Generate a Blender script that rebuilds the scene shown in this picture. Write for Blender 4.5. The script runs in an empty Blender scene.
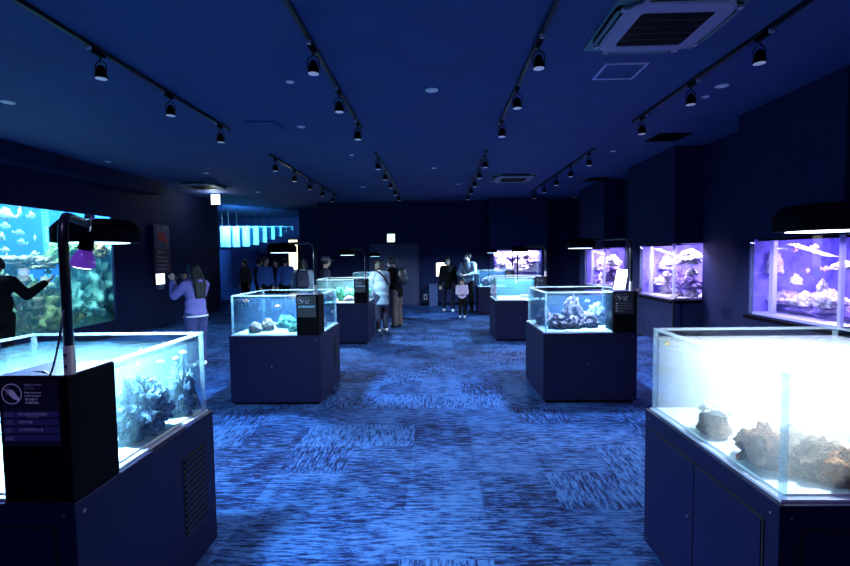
import bpy, bmesh, math, random
from mathutils import Vector, Matrix, noise
R = math.radians
random.seed(7)
C = bpy.context.scene.collection
SC = bpy.context.scene
CEIL = 3.45

# ------------------------------------------------------------------ camera
F, PITCH, YAW, ROLL = 468.8, 0.0549, 0.0261, -0.0129
EYE = Vector((0, 0, 1.6))
_r0 = Vector((math.cos(YAW), math.sin(YAW), 0))
_y0 = Vector((-math.sin(YAW), math.cos(YAW), 0))
_fw = _y0 * math.cos(PITCH) - Vector((0, 0, 1)) * math.sin(PITCH)
_up = _y0 * math.sin(PITCH) + Vector((0, 0, 1)) * math.cos(PITCH)
_rt = _r0 * math.cos(ROLL) + _up * math.sin(ROLL)
_u2 = _up * math.cos(ROLL) - _r0 * math.sin(ROLL)
cam_d = bpy.data.cameras.new('camera')
cam = bpy.data.objects.new('camera', cam_d)
C.objects.link(cam)
cam_d.sensor_width = 36
cam_d.lens = F * 36 / 850
cam_d.clip_start = 0.05
m = Matrix((_rt, _u2, -_fw)).transposed().to_4x4()
m.translation = EYE
cam.matrix_world = m
SC.camera = cam


def at(u, v, X=None, Y=None, Z=None):
    """point of the place seen at a pixel, on the plane X, Y or Z"""
    d = _fw + _rt * ((u - 425) / F) + _u2 * (-(v - 283) / F)
    t = X / d.x if X is not None else Y / d.y if Y is not None else (Z - 1.6) / d.z
    return EYE + d * t


# ------------------------------------------------------------------ materials
MATS = {}


def pbr(name, col, rough=.6, metal=0.0, emit=None, es=0.0, spec=.5, noise_amt=0.0, nscale=8, bump=0.0, bscale=40):
    if name in MATS: return MATS[name]
    mt = bpy.data.materials.new(name)
    mt.use_nodes = True
    nt = mt.node_tree
    b = nt.nodes['Principled BSDF']
    b.inputs['Base Color'].default_value = (*col, 1)
    b.inputs['Roughness'].default_value = rough
    b.inputs['Metallic'].default_value = metal
    b.inputs['Specular IOR Level'].default_value = spec
    if emit:
        b.inputs['Emission Color'].default_value = (*emit, 1)
        b.inputs['Emission Strength'].default_value = es
    if noise_amt:
        tx = nt.nodes.new('ShaderNodeTexCoord')
        n = nt.nodes.new('ShaderNodeTexNoise')
        n.inputs['Scale'].default_value = nscale
        n.inputs['Detail'].default_value = 6
        rp = nt.nodes.new('ShaderNodeValToRGB')
        rp.color_ramp.elements[0].position = .3
        rp.color_ramp.elements[1].position = .7
        rp.color_ramp.elements[0].color = (*[c * (1 - noise_amt) for c in col], 1)
        rp.color_ramp.elements[1].color = (*[min(1, c * (1 + noise_amt)) for c in col], 1)
        nt.links.new(tx.outputs['Object'], n.inputs['Vector'])
        nt.links.new(n.outputs['Fac'], rp.inputs['Fac'])
        nt.links.new(rp.outputs['Color'], b.inputs['Base Color'])
    if bump:
        tx = nt.nodes.new('ShaderNodeTexCoord')
        n = nt.nodes.new('ShaderNodeTexNoise')
        n.inputs['Scale'].default_value = bscale
        n.inputs['Detail'].default_value = 4
        bp = nt.nodes.new('ShaderNodeBump')
        bp.inputs['Strength'].default_value = bump
        bp.inputs['Distance'].default_value = .01
        nt.links.new(tx.outputs['Object'], n.inputs['Vector'])
        nt.links.new(n.outputs['Fac'], bp.inputs['Height'])
        nt.links.new(bp.outputs['Normal'], b.inputs['Normal'])
    MATS[name] = mt
    return mt


def multi(name, cols, scale=6, rough=.9, bump=.6):
    """blotchy rock or coral: several colours in one noise ramp"""
    if name in MATS: return MATS[name]
    mt = bpy.data.materials.new(name)
    mt.use_nodes = True
    nt = mt.node_tree
    b = nt.nodes['Principled BSDF']
    b.inputs['Roughness'].default_value = rough
    b.inputs['Specular IOR Level'].default_value = .2
    tx = nt.nodes.new('ShaderNodeTexCoord')
    n = nt.nodes.new('ShaderNodeTexNoise')
    n.inputs['Scale'].default_value = scale
    n.inputs['Detail'].default_value = 8
    n.inputs['Roughness'].default_value = .7
    rp = nt.nodes.new('ShaderNodeValToRGB')
    el = rp.color_ramp.elements
    while len(el) < len(cols): el.new(.5)
    for i, c in enumerate(cols):
        el[i].position = .3 + .4 * i / max(1, len(cols) - 1)
        el[i].color = (*c, 1)
    v = nt.nodes.new('ShaderNodeTexVoronoi')
    v.inputs['Scale'].default_value = scale * 6
    bp = nt.nodes.new('ShaderNodeBump')
    bp.inputs['Strength'].default_value = bump
    bp.inputs['Distance'].default_value = .02
    L = nt.links.new
    L(tx.outputs['Object'], n.inputs['Vector']); L(tx.outputs['Object'], v.inputs['Vector'])
    L(n.outputs['Fac'], rp.inputs['Fac']); L(rp.outputs['Color'], b.inputs['Base Color'])
    L(v.outputs['Distance'], bp.inputs['Height']); L(bp.outputs['Normal'], b.inputs['Normal'])
    MATS[name] = mt
    return mt


def clear(name, tint=(1, 1, 1), gloss=1.0, rough=.02, haze=None, haze_amt=0.0, bump=0.0, volume=None):
    """see-through pane: transparent + fresnel gloss (+ milky diffuse part), optional scattering volume"""
    if name in MATS: return MATS[name]
    mt = bpy.data.materials.new(name)
    mt.use_nodes = True
    nt = mt.node_tree
    nt.nodes.clear()
    L = nt.links.new
    out = nt.nodes.new('ShaderNodeOutputMaterial')
    t = nt.nodes.new('ShaderNodeBsdfTransparent'); t.inputs['Color'].default_value = (*tint, 1)
    g = nt.nodes.new('ShaderNodeBsdfGlossy'); g.inputs['Roughness'].default_value = rough
    g.inputs['Color'].default_value = (gloss, gloss, gloss, 1)
    fr = nt.nodes.new('ShaderNodeFresnel'); 
    # same reflectance from both sides of a pane (light passes straight through, so no total reflection inside)
    gb = nt.nodes.new('ShaderNodeNewGeometry')
    io = nt.nodes.new('ShaderNodeMath'); io.operation = 'MULTIPLY_ADD'
    io.inputs[1].default_value = 1 / 1.33 - 1.33; io.inputs[2].default_value = 1.33
    L(gb.outputs['Backfacing'], io.inputs[0]); L(io.outputs[0], fr.inputs['IOR'])
    mx = nt.nodes.new('ShaderNodeMixShader')
    L(fr.outputs['Fac'], mx.inputs['Fac']); L(t.outputs[0], mx.inputs[1]); L(g.outputs[0], mx.inputs[2])
    last = mx
    if haze_amt:
        d = nt.nodes.new('ShaderNodeBsdfDiffuse'); d.inputs['Color'].default_value = (*haze, 1)
        tr = nt.nodes.new('ShaderNodeBsdfTranslucent'); tr.inputs['Color'].default_value = (*haze, 1)
        m1 = nt.nodes.new('ShaderNodeMixShader'); m1.inputs['Fac'].default_value = .5
        L(d.outputs[0], m1.inputs[1]); L(tr.outputs[0], m1.inputs[2])
        m2 = nt.nodes.new('ShaderNodeMixShader'); m2.inputs['Fac'].default_value = haze_amt
        L(mx.outputs[0], m2.inputs[1]); L(m1.outputs[0], m2.inputs[2])
        last = m2
    if bump:
        tx = nt.nodes.new('ShaderNodeTexCoord')
        n = nt.nodes.new('ShaderNodeTexNoise'); n.inputs['Scale'].default_value = 9; n.inputs['Detail'].default_value = 3
        n.inputs['Distortion'].default_value = 1.2
        bp = nt.nodes.new('ShaderNodeBump'); bp.inputs['Strength'].default_value = bump; bp.inputs['Distance'].default_value = .03
        L(tx.outputs['Object'], n.inputs['Vector']); L(n.outputs['Fac'], bp.inputs['Height'])
        L(bp.outputs['Normal'], g.inputs['Normal']); L(bp.outputs['Normal'], fr.inputs['Normal'])
    L(last.outputs[0], out.inputs['Surface'])
    if volume:
        vc, vd, an = volume
        vs = nt.nodes.new('ShaderNodeVolumeScatter')
        vs.inputs['Color'].default_value = (*vc, 1); vs.inputs['Density'].default_value = vd
        vs.inputs['Anisotropy'].default_value = an
        L(vs.outputs[0], out.inputs['Volume'])
    MATS[name] = mt
    return mt


def carpet():
    mt = bpy.data.materials.new('carpet_tiles')
    mt.use_nodes = True
    nt = mt.node_tree; L = nt.links.new
    b = nt.nodes['Principled BSDF']
    b.inputs['Roughness'].default_value = .95; b.inputs['Specular IOR Level'].default_value = .1
    geo = nt.nodes.new('ShaderNodeNewGeometry')
    off = nt.nodes.new('ShaderNodeVectorMath'); off.operation = 'ADD'; off.inputs[1].default_value = (.22, .1, .13)
    L(geo.outputs['Position'], off.inputs[0])
    def streak(sx, sy, detail=8):
        mp = nt.nodes.new('ShaderNodeMapping'); mp.inputs['Scale'].default_value = (sx, sy, 1)
        n = nt.nodes.new('ShaderNodeTexNoise'); n.inputs['Scale'].default_value = 1; n.inputs['Detail'].default_value = detail
        n.inputs['Roughness'].default_value = .78
        L(geo.outputs['Position'], mp.inputs['Vector']); L(mp.outputs[0], n.inputs['Vector'])
        return n
    a, c = streak(7, 44), streak(44, 7)
    # tile number: decides streak direction and a slight shade of its own
    sc_ = nt.nodes.new('ShaderNodeVectorMath'); sc_.operation = 'SCALE'; sc_.inputs['Scale'].default_value = 2.0
    fl = nt.nodes.new('ShaderNodeVectorMath'); fl.operation = 'FLOOR'
    wn = nt.nodes.new('ShaderNodeTexWhiteNoise'); wn.noise_dimensions = '2D'
    L(off.outputs[0], sc_.inputs[0]); L(sc_.outputs[0], fl.inputs[0]); L(fl.outputs[0], wn.inputs['Vector'])
    gt = nt.nodes.new('ShaderNodeMath'); gt.operation = 'GREATER_THAN'; gt.inputs[1].default_value = .62
    L(wn.outputs['Value'], gt.inputs[0])
    mx = nt.nodes.new('ShaderNodeMix'); mx.data_type = 'FLOAT'
    L(gt.outputs[0], mx.inputs['Factor']); L(a.outputs['Fac'], mx.inputs['A']); L(c.outputs['Fac'], mx.inputs['B'])
    big = nt.nodes.new('ShaderNodeTexNoise'); big.inputs['Scale'].default_value = 2.6; big.inputs['Detail'].default_value = 3
    L(geo.outputs['Position'], big.inputs['Vector'])
    bmd = nt.nodes.new('ShaderNodeMath'); bmd.operation = 'MULTIPLY_ADD'; bmd.inputs[1].default_value = .22; bmd.inputs[2].default_value = -.11
    L(big.outputs['Fac'], bmd.inputs[0])
    md = nt.nodes.new('ShaderNodeMath'); md.operation = 'MULTIPLY_ADD'; md.inputs[1].default_value = .07; md.inputs[2].default_value = -.035
    wn2 = nt.nodes.new('ShaderNodeTexWhiteNoise'); wn2.noise_dimensions = '3D'
    L(fl.outputs[0], wn2.inputs['Vector']); L(wn2.outputs['Value'], md.inputs[0])
    a1 = nt.nodes.new('ShaderNodeMath'); a1.operation = 'ADD'
    L(mx.outputs['Result'], a1.inputs[0]); L(md.outputs[0], a1.inputs[1])
    ad = nt.nodes.new('ShaderNodeMath'); ad.operation = 'ADD'
    L(a1.outputs[0], ad.inputs[0]); L(bmd.outputs[0], ad.inputs[1])
    rp = nt.nodes.new('ShaderNodeValToRGB')
    el = rp.color_ramp.elements
    el[0].position = .43; el[0].color = (.0015, .004, .03, 1)
    el[1].position = .565; el[1].color = (.036, .09, .26, 1)
    e = el.new(.485); e.color = (.010, .028, .125, 1)
    L(ad.outputs[0], rp.inputs['Fac']); L(rp.outputs['Color'], b.inputs['Base Color'])
    bp = nt.nodes.new('ShaderNodeBump'); bp.inputs['Strength'].default_value = .3; bp.inputs['Distance'].default_value = .004
    L(mx.outputs['Result'], bp.inputs['Height']); L(bp.outputs['Normal'], b.inputs['Normal'])
    return mt


M_WALL = pbr('navy_wall_paint', (.009, .014, .065), .8, spec=.2, noise_amt=.12, nscale=3)
M_CEIL = pbr('blue_ceiling_paint', (.02, .055, .21), .8, noise_amt=.1, nscale=2)
M_DOOR = pbr('dark_door_paint', (.022, .024, .10), .5)
M_CAB = pbr('dark_blue_laminate', (.0045, .004, .034), .5, spec=.15, noise_amt=.08, nscale=4)
M_CAB2 = pbr('dark_blue_door_laminate', (.0045, .004, .036), .5, spec=.15)
M_GAP = pbr('dark_seam', (.002, .002, .006), .9)
M_BLACK = pbr('black_plastic', (.0022, .0018, .004), .6, spec=.04)
M_BLACKM = pbr('black_metal', (.01, .01, .014), .3, metal=.3)
M_CHROME = pbr('brushed_steel', (.6, .6, .65), .25, metal=1)
M_GREY = pbr('grey_plastic', (.25, .26, .34), .5)
M_LGREY = pbr('light_grey_plastic', (.42, .42, .55), .45)
M_SCREW = pbr('dull_screw', (.10, .10, .14), .6)
M_WHITE = pbr('white_plastic', (.8, .8, .82), .5)
M_SAND = pbr('white_sand', (.86, .88, .88), .95, noise_amt=.08, nscale=60, bump=.3, bscale=70)
M_GLASS = clear('tank_acrylic', (.94, .97, .98))
M_STRIP = clear('frosted_white_strip', (.85, .88, 1), haze=(.9, .9, 1), haze_amt=.7)
M_EDGE = clear('acrylic_edge', (.8, .9, .95), haze=(.75, .88, 1), haze_amt=.18)
M_WATER = clear('aquarium_water', (.86, .95, .98), bump=.6)
M_SIGN = pbr('sign_dark_panel', (.009, .006, .022), .5)
M_SIGNBAR = pbr('sign_violet_bar', (.05, .045, .17), .4)
M_PRINT = pbr('white_print', (.85, .83, .92), .6)
M_PRINTD = pbr('grey_print', (.45, .43, .55), .6)
M_DIM = pbr('dim_lens', (.5, .55, .7), .4, emit=(.5, .6, 1), es=.12)
M_LENS = pbr('lamp_lens', (.8, .85, 1), .3, emit=(.6, .68, 1), es=.2)


def led(name, col, s): return pbr(name, (.8, .8, .8), .4, emit=col, es=s)


# ------------------------------------------------------------------ mesh helpers
def link(name, bm, mat, parent=None, smooth=False, bevel=0.0):
    me = bpy.data.meshes.new(name)
    bm.normal_update()
    bm.to_mesh(me); bm.free()
    o = bpy.data.objects.new(name, me)
    C.objects.link(o)
    for mm in (mat if isinstance(mat, (list, tuple)) else [mat]): me.materials.append(mm)
    if parent: o.parent = parent
    if smooth:
        for p in me.polygons: p.use_smooth = True
    if bevel:
        md = o.modifiers.new('bevel', 'BEVEL'); md.width = bevel; md.segments = 2; md.limit_method = 'ANGLE'
    return o


def box(bm, x0, y0, z0, x1, y1, z1, M=None):
    vs = [bm.verts.new(Vector((x, y, z)) if M is None else M @ Vector((x, y, z))) for x in (x0, x1) for y in (y0, y1) for z in (z0, z1)]
    f = [(0, 1, 3, 2), (4, 6, 7, 5), (0, 4, 5, 1), (2, 3, 7, 6), (0, 2, 6, 4), (1, 5, 7, 3)]
    for q in f: bm.faces.new([vs[i] for i in q])
    return vs


def boxes(*bs):
    bm = bmesh.new()
    for b in bs: box(bm, *b)
    return bm


def prism(bm, pts, z0, z1, M=None, top_scale=1.0, mat=0):
    T = (lambda p: Vector(p)) if M is None else (lambda p: M @ Vector(p))
    cx = sum(p[0] for p in pts) / len(pts); cy = sum(p[1] for p in pts) / len(pts)
    a = [bm.verts.new(T((p[0], p[1], z0))) for p in pts]
    b = [bm.verts.new(T((cx + (p[0] - cx) * top_scale, cy + (p[1] - cy) * top_scale, z1))) for p in pts]
    n = len(pts)
    fs = [bm.faces.new(a[::-1]), bm.faces.new(b)]
    for i in range(n): fs.append(bm.faces.new((a[i], a[(i + 1) % n], b[(i + 1) % n], b[i])))
    for f in fs: f.material_index = mat
    return a, b


def circ(r, n=24, cx=0, cy=0, p=2.0, ry=None):
    ry = ry or r
    out = []
    for i in range(n):
        t = 2 * math.pi * i / n
        c, s = math.cos(t), math.sin(t)
        out.append((cx + r * math.copysign(abs(c) ** (2 / p), c), cy + ry * math.copysign(abs(s) ** (2 / p), s)))
    return out


def loft(bm, rings, cap=True):
    """rings: lists of points, same count"""
    rs = [[bm.verts.new(Vector(p)) for p in r] for r in rings]
    n = len(rs[0])
    for a, b in zip(rs, rs[1:]):
        for i in range(n): bm.faces.new((a[i], a[(i + 1) % n], b[(i + 1) % n], b[i]))
    if cap:
        bm.faces.new(rs[0][::-1]); bm.faces.new(rs[-1])


def tube(bm, path, r, n=12, rs=None):
    path = [Vector(p) for p in path]
    rings = []
    ref = Vector((0, 0, 1))
    d0 = (path[1] - path[0]).normalized()
    if abs(d0.dot(ref)) > .9: ref = Vector((1, 0, 0))
    u = d0.cross(ref).normalized()
    for i, p in enumerate(path):
        d = (path[min(i + 1, len(path) - 1)] - path[max(i - 1, 0)]).normalized()
        u = (u - d * u.dot(d)).normalized()
        w = d.cross(u)
        rr = rs[i] if rs else r
        rings.append([p + (u * math.cos(2 * math.pi * k / n) + w * math.sin(2 * math.pi * k / n)) * rr for k in range(n)])
    loft(bm, rings)


def bend(a, corner, b, r, n=8):
    """path a -> corner -> b with a rounded corner"""
    a, c, b = Vector(a), Vector(corner), Vector(b)
    p, q = c + (a - c).normalized() * r, c + (b - c).normalized() * r
    return [a] + [p * (1 - t) ** 2 + c * 2 * t * (1 - t) + q * t * t for t in [i / n for i in range(n + 1)]] + [b]


def tag(o, label=None, cat=None, group=None, kind=None):
    if label: o['label'] = label
    if cat: o['category'] = cat
    if group: o['group'] = group
    if kind: o['kind'] = kind
    return o


def thing(name, label, cat, loc=(0, 0, 0), rz=0, group=None):
    o = bpy.data.objects.new(name, None)
    C.objects.link(o)
    o.empty_display_size = .1
    o.location = loc; o.rotation_euler = (0, 0, rz)
    return tag(o, label, cat, group)


def struct(name, bm, mat, label=None):
    o = link(name, bm, mat)
    o['kind'] = 'structure'
    if label: o['label'] = label
    return o


def dup(o, parent=None, loc=None, rz=None):
    c = o.copy(); C.objects.link(c)
    if parent: c.parent = parent
    if loc is not None: c.location = loc
    if rz is not None: c.rotation_euler = (0, 0, rz)
    for ch in [x for x in o.children]: dup(ch, c)
    return c


def bake(o, mods):
    """apply modifiers to the mesh of o (depsgraph, no operators)"""
    for t, kw in mods:
        md = o.modifiers.new(t.lower(), t)
        for k, v in kw.items(): setattr(md, k, v)
    bpy.context.view_layer.update()
    dg = bpy.context.evaluated_depsgraph_get()
    me = bpy.data.meshes.new_from_object(o.evaluated_get(dg))
    o.modifiers.clear()
    old = o.data
    o.data = me
    bpy.data.meshes.remove(old)
    return o


def text(name, body, size, mat, parent, M, align='LEFT', width=None):
    cu = bpy.data.curves.new(name, 'FONT')
    cu.body = body; cu.size = size; cu.align_x = align; cu.extrude = .0004; cu.resolution_u = 3
    t = bpy.data.objects.new(name, cu); C.objects.link(t)
    bpy.context.view_layer.update()
    me = bpy.data.meshes.new_from_object(t.evaluated_get(bpy.context.evaluated_depsgraph_get()))
    bpy.data.objects.remove(t)
    if width and len(me.vertices):
        xs = [v.co.x for v in me.vertices]
        k = width / max(1e-6, max(xs) - min(xs))
        for v in me.vertices: v.co.x *= k
    o = bpy.data.objects.new(name, me); C.objects.link(o)
    me.materials.clear(); me.materials.append(mat)
    o.parent = parent
    o.matrix_local = M
    return o


def light(name, kind, loc, power, col, target=None, size=.2, angle=None, blend=.4, size_y=None, spread=None):
    d = bpy.data.lights.new(name, kind)
    d.energy = power; d.color = col
    if kind == 'AREA':
        d.size = size
        d.shape = 'DISK' if size_y is None else 'RECTANGLE'
        if size_y: d.size_y = size_y
        if spread: d.spread = spread
    else:
        d.shadow_soft_size = size
    if kind == 'SPOT':
        d.spot_size = angle; d.spot_blend = blend
    o = bpy.data.objects.new(name, d); C.objects.link(o)
    o.location = loc
    if target is not None:
        o.rotation_euler = (Vector(target) - Vector(loc)).to_track_quat('-Z', 'Y').to_euler()
    return o


# ------------------------------------------------------------------ the room
XL, XR, YB = -6.9, 4.6, 15.6
BX = 4.1      # face of the blocks along the right wall
struct('floor', boxes((-11, -3, -.1, 5.6, 22, 0)), carpet())
struct('ceiling', boxes((-11, -3, CEIL, 5.6, 22, CEIL + .1)), M_CEIL)
AQ0, AQ1, AZ0, AZ1 = 2.6, 9.86, .335, 2.535     # opening of the big left aquarium
struct('wall_left', boxes((XL - .05, -3, 0, XL, AQ0, CEIL), (XL - .05, AQ0, 0, XL, AQ1, AZ0), (XL - .05, AQ0, AZ1, XL, AQ1, CEIL),
                          (XL - .05, AQ1, 0, XL, 14.7, CEIL)), M_WALL)
struct('wall_back', boxes((-3.93, YB, 0, 4.9, YB + .3, CEIL)), M_WALL)
struct('wall_front', boxes((-7.2, -3.1, 0, 5.2, -3, CEIL)), M_WALL)
struct('trim_1', boxes((-6.89, -3, 3.165, -6.5, 11.06, CEIL - .001)), M_WALL)     # dropped soffit above the left aquarium
# room beyond the opening at the back left
struct('wall_far', boxes((-11, 21, 0, 5.5, 21.2, CEIL)), M_WALL)
struct('wall_far_left', boxes((-11, 14.7, 0, -10.8, 21, CEIL)), M_WALL)
struct('wall_column', boxes((-5.05, 17.2, 0, -3.0, 17.5, CEIL)), pbr('blue_column_paint', (.012, .035, .17), .7))
struct('wall_partition', boxes((-8.7, 18.6, 0, -7.15, 18.8, 2.0)), pbr('blue_partition_paint', (.02, .04, .2), .7))
# double door in the back wall
p0, p1 = at(369, 244, Y=YB), at(418.5, 244, Y=YB)
dz = p0.z
door = link('door_1', boxes((p0.x + .06, YB - .03, .01, (p0.x + p1.x) / 2 - .004, YB - .002, dz - .06), ((p0.x + p1.x) / 2 + .004, YB - .03, .01, p1.x - .06, YB - .002, dz - .06)), M_DOOR, bevel=.004)
tag(door, kind='structure')
tag(link('door_frame', boxes((p0.x, YB - .05, 0, p0.x + .055, YB - .001, dz), (p1.x - .055, YB - .05, 0, p1.x, YB - .001, dz), (p0.x, YB - .05, dz - .055, p1.x, YB - .001, dz)), M_DOOR, door), kind='structure')
bm = bmesh.new()
for s in (-.09, .09): tube(bm, [((p0.x + p1.x) / 2 + s, YB - .07, .95), ((p0.x + p1.x) / 2 + s, YB - .07, 1.2)], .012)
link('door_handle', bm, M_BLACKM, door)
# dark skirting board along the back wall
struct('baseboard_back', boxes((-3.9, YB - .015, 0, p0.x - .01, YB - .001, .08), (p1.x + .01, YB - .015, 0, 1.75, YB - .001, .08)), M_BLACK)

# the stepped right wall: recessed wall pieces between blocks that hold the corner aquariums
BLK = [(4.86, 6.55, 6.28), (8.25, 10.2, 9.62), (11.65, 13.6, 13.15)]     # corner Y, far end, glass end
GZ0, GZ1 = .80, 1.782
segs = [(-3, BLK[0][0])] + [(BLK[0][1], BLK[1][0]), (BLK[1][1], BLK[2][0]), (BLK[2][1], YB)]
struct('wall_right', boxes(*[(XR, a, 0, XR + .9, b, CEIL) for a, b in segs[1:]], (5.2, -3, 0, 5.4, BLK[0][0], CEIL)), M_WALL)
for i, (a, b, g) in enumerate(BLK):
    struct('trim_%d' % (i + 2), boxes((BX, a, GZ1, XR + .9, b, CEIL - .001), (BX, g, GZ0, XR + .9, b, GZ1), (BX, a, 0, XR + .9, b, GZ0)), M_WALL)
# block in the back wall that holds the rear aquarium
q0, q1 = at(494, 276, Y=15.0), at(541.5, 250, Y=15.0)
bl, br = at(489.5, 230, Y=15.0).x, at(548, 230, Y=15.0).x
RZ0, RZ1 = .80, q1.z
struct('trim_5', boxes((bl, 15.0, RZ1, br, YB, CEIL - .001), (bl, 15.0, 0, br, YB, RZ0), (bl, 15.0, RZ0, q0.x, YB, RZ1), (q1.x, 15.0, RZ0, br, YB, RZ1)), M_WALL)


# ------------------------------------------------------------------ rocks, corals, fish
def rock(name, label, loc, size, mat, seed=0, cat='rock', group=None, rough=.35, freq=2.2, fine=.10, sub=4, flat=.0, rz=0):
    bm = bmesh.new()
    bmesh.ops.create_icosphere(bm, subdivisions=sub, radius=1)
    off = Vector((seed * 7.31, seed * 3.17, seed * 1.7))
    for v in bm.verts:
        n = v.co.normalized()
        d = 1 + rough * noise.noise(n * freq + off) + rough * .5 * noise.noise(n * freq * 2.3 + off) + fine * noise.noise(n * 9 + off) + fine * .7 * noise.noise(n * 18 + off)
        v.co = n * d
        if v.co.z < -.72: v.co.z = -.72 + (v.co.z + .72) * .1
    zmin = min(v.co.z for v in bm.verts)
    for v in bm.verts:
        zn = (v.co.z - zmin) / (1 - zmin); tp = 1.12 - .42 * zn if size[2] > .4 * size[0] else 1
        v.co.x *= size[0] / 2 * tp; v.co.y *= size[1] / 2 * tp; v.co.z = zn * size[2]
    o = link(name, bm, mat, smooth=True)
    o.location = loc; o.rotation_euler = (0, 0, rz)
    return tag(o, label, cat, group)


def coral_branches(name, label, loc, h, spread, mat, seed=0, cat='coral', group=None, n=14):
    rnd = random.Random(seed)
    bm = bmesh.new()
    for i in range(n):
        a = rnd.uniform(0, 6.28); s = rnd.uniform(.2, 1) * spread
        hh = h * rnd.uniform(.6, 1)
        top = Vector((math.cos(a) * s, math.sin(a) * s, hh))
        mid = top * .5 + Vector((0, 0, -.04 * h))
        r = h * .07
        tube(bm, [Vector((top.x * .15, top.y * .15, 0)), mid, top], r, 7, [r * 1.3, r, r * .55])
        for k in range(2):
            b = rnd.uniform(0, 6.28)
            e = mid + Vector((math.cos(b) * spread * .4, math.sin(b) * spread * .4, hh * .35))
            tube(bm, [mid, (mid + e) / 2 + Vector((0, 0, -.02 * h)), e], r, 6, [r * .8, r * .6, r * .4])
    o = link(name, bm, mat, smooth=True)
    o.location = loc
    return tag(o, label, cat, group)


def fish_mesh(L=.2, H=.09, W=.035):
    bm = bmesh.new()
    prof = [(-.5, .02), (-.47, .28), (-.4, .55), (-.28, .85), (-.12, 1.0), (.06, .92), (.2, .66), (.3, .38), (.36, .2), (.4, .16)]
    rings = []
    for x, r in prof:
        rings.append([(x * L, W / 2 * r * math.cos(t), H / 2 * r * math.sin(t)) for t in [2 * math.pi * k / 10 for k in range(10)]])
    loft(bm, rings)
    def fin(pts, th=.003):
        a = [bm.verts.new((x * L, -th, z * H)) for x, z in pts]; b = [bm.verts.new((x * L, th, z * H)) for x, z in pts]
        n = len(pts)
        bm.faces.new(a); bm.faces.new(b[::-1])
        for i in range(n): bm.faces.new((a[i], b[i], b[(i + 1) % n], a[(i + 1) % n]))
    fin([(.37, .08), (.56, .48), (.5, 0), (.56, -.48), (.37, -.08)])
    fin([(-.22, .40), (-.1, .72), (.12, .66), (.26, .22), (.0, .45)])
    fin([(-.02, -.45), (.1, -.66), (.26, -.2)])
    return bm


def fish(name, label, loc, heading, L, mat, group=None, deep=.45, tilt=0):
    o = link(name, fish_mesh(L, L * deep, L * .17), mat, smooth=True)
    o.location = loc; o.rotation_euler = (0, tilt, heading)
    return tag(o, label, 'fish', group)


# ------------------------------------------------------------------ tank stations
CH, TH = .765, 1.2085         # top of cabinet, top of tank
INS = .026


def cabinet(lx, fy, label, side=None, W=1.0, D=1.0):
    """lx = left x, fy = front y; side: ('vent', +1/-1) or ('doors', +1/-1)"""
    t = thing('display_cabinet', label, 'cabinet', (lx + W / 2, fy + D / 2, 0), group='cabinets under the square tanks')
    hw, hd = W / 2, D / 2
    link('body', boxes((-hw, -hd, .03, hw, hd, CH)), M_CAB, t, bevel=.004)
    link('plinth', boxes((-hw + .03, -hd + .03, 0, hw - .03, hd - .03, .03)), M_BLACK, t)

    def doors(M):
        link('door_recess', _b([(-.432, -.004, .093, .432, .0005, CH - .081)], M), M_GAP, t)
        for s in (-1, 1):
            d = link('door', _b([(min(s * .0035, s * .424), -.008, .101, max(s * .0035, s * .424), .0, CH - .088)], M), M_CAB2, t, bevel=.002)
            if s < 0:
                bm = bmesh.new(); prism(bm, circ(.008, 12), 0, .012, M @ Matrix.Translation((-.03, -.008, .43)) @ Matrix.Rotation(R(90), 4, 'X'))
                link('knob', bm, M_CHROME, d)
        for sx in (-.46, .46):
            for sz in (.06, CH - .045):
                bm = bmesh.new(); prism(bm, circ(.005, 10), 0, .002, M @ Matrix.Translation((sx, 0, sz)) @ Matrix.Rotation(R(90), 4, 'X'))
                link('screw', bm, M_SCREW, t)

    def _b(bs, M):
        bm = bmesh.new()
        for b in bs: box(bm, *b, M=M)
        return bm
    doors(Matrix.Translation((0, -hd, 0)))
    if side:
        kind, sg = side
        Ms = Matrix.Translation((sg * hw, 0, 0)) @ Matrix.Rotation(R(90 * sg), 4, 'Z')
        if kind == 'doors': doors(Ms)
        else:
            # louvred vent near the far end of the side
            g = link('vent_grille', _b([(.18 * sg if sg > 0 else -.40, -.003, .22, .40 if sg > 0 else -.18, .0, .62)], Ms), M_GAP, t)
            lo = .18 if sg > 0 else -.40
            link('slat', _b([(lo + .005, -.010, .235 + k * .03, lo + .215, -.001, .248 + k * .03) for k in range(13)], Ms), M_CAB2, g)
            for sy in (-.46,):
                bm = bmesh.new(); prism(bm, circ(.008, 10), 0, .003, Ms @ Matrix.Translation((sy, 0, CH - .045)) @ Matrix.Rotation(R(90), 4, 'X'))
                link('screw', bm, M_SCREW, t)
    return t


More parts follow.
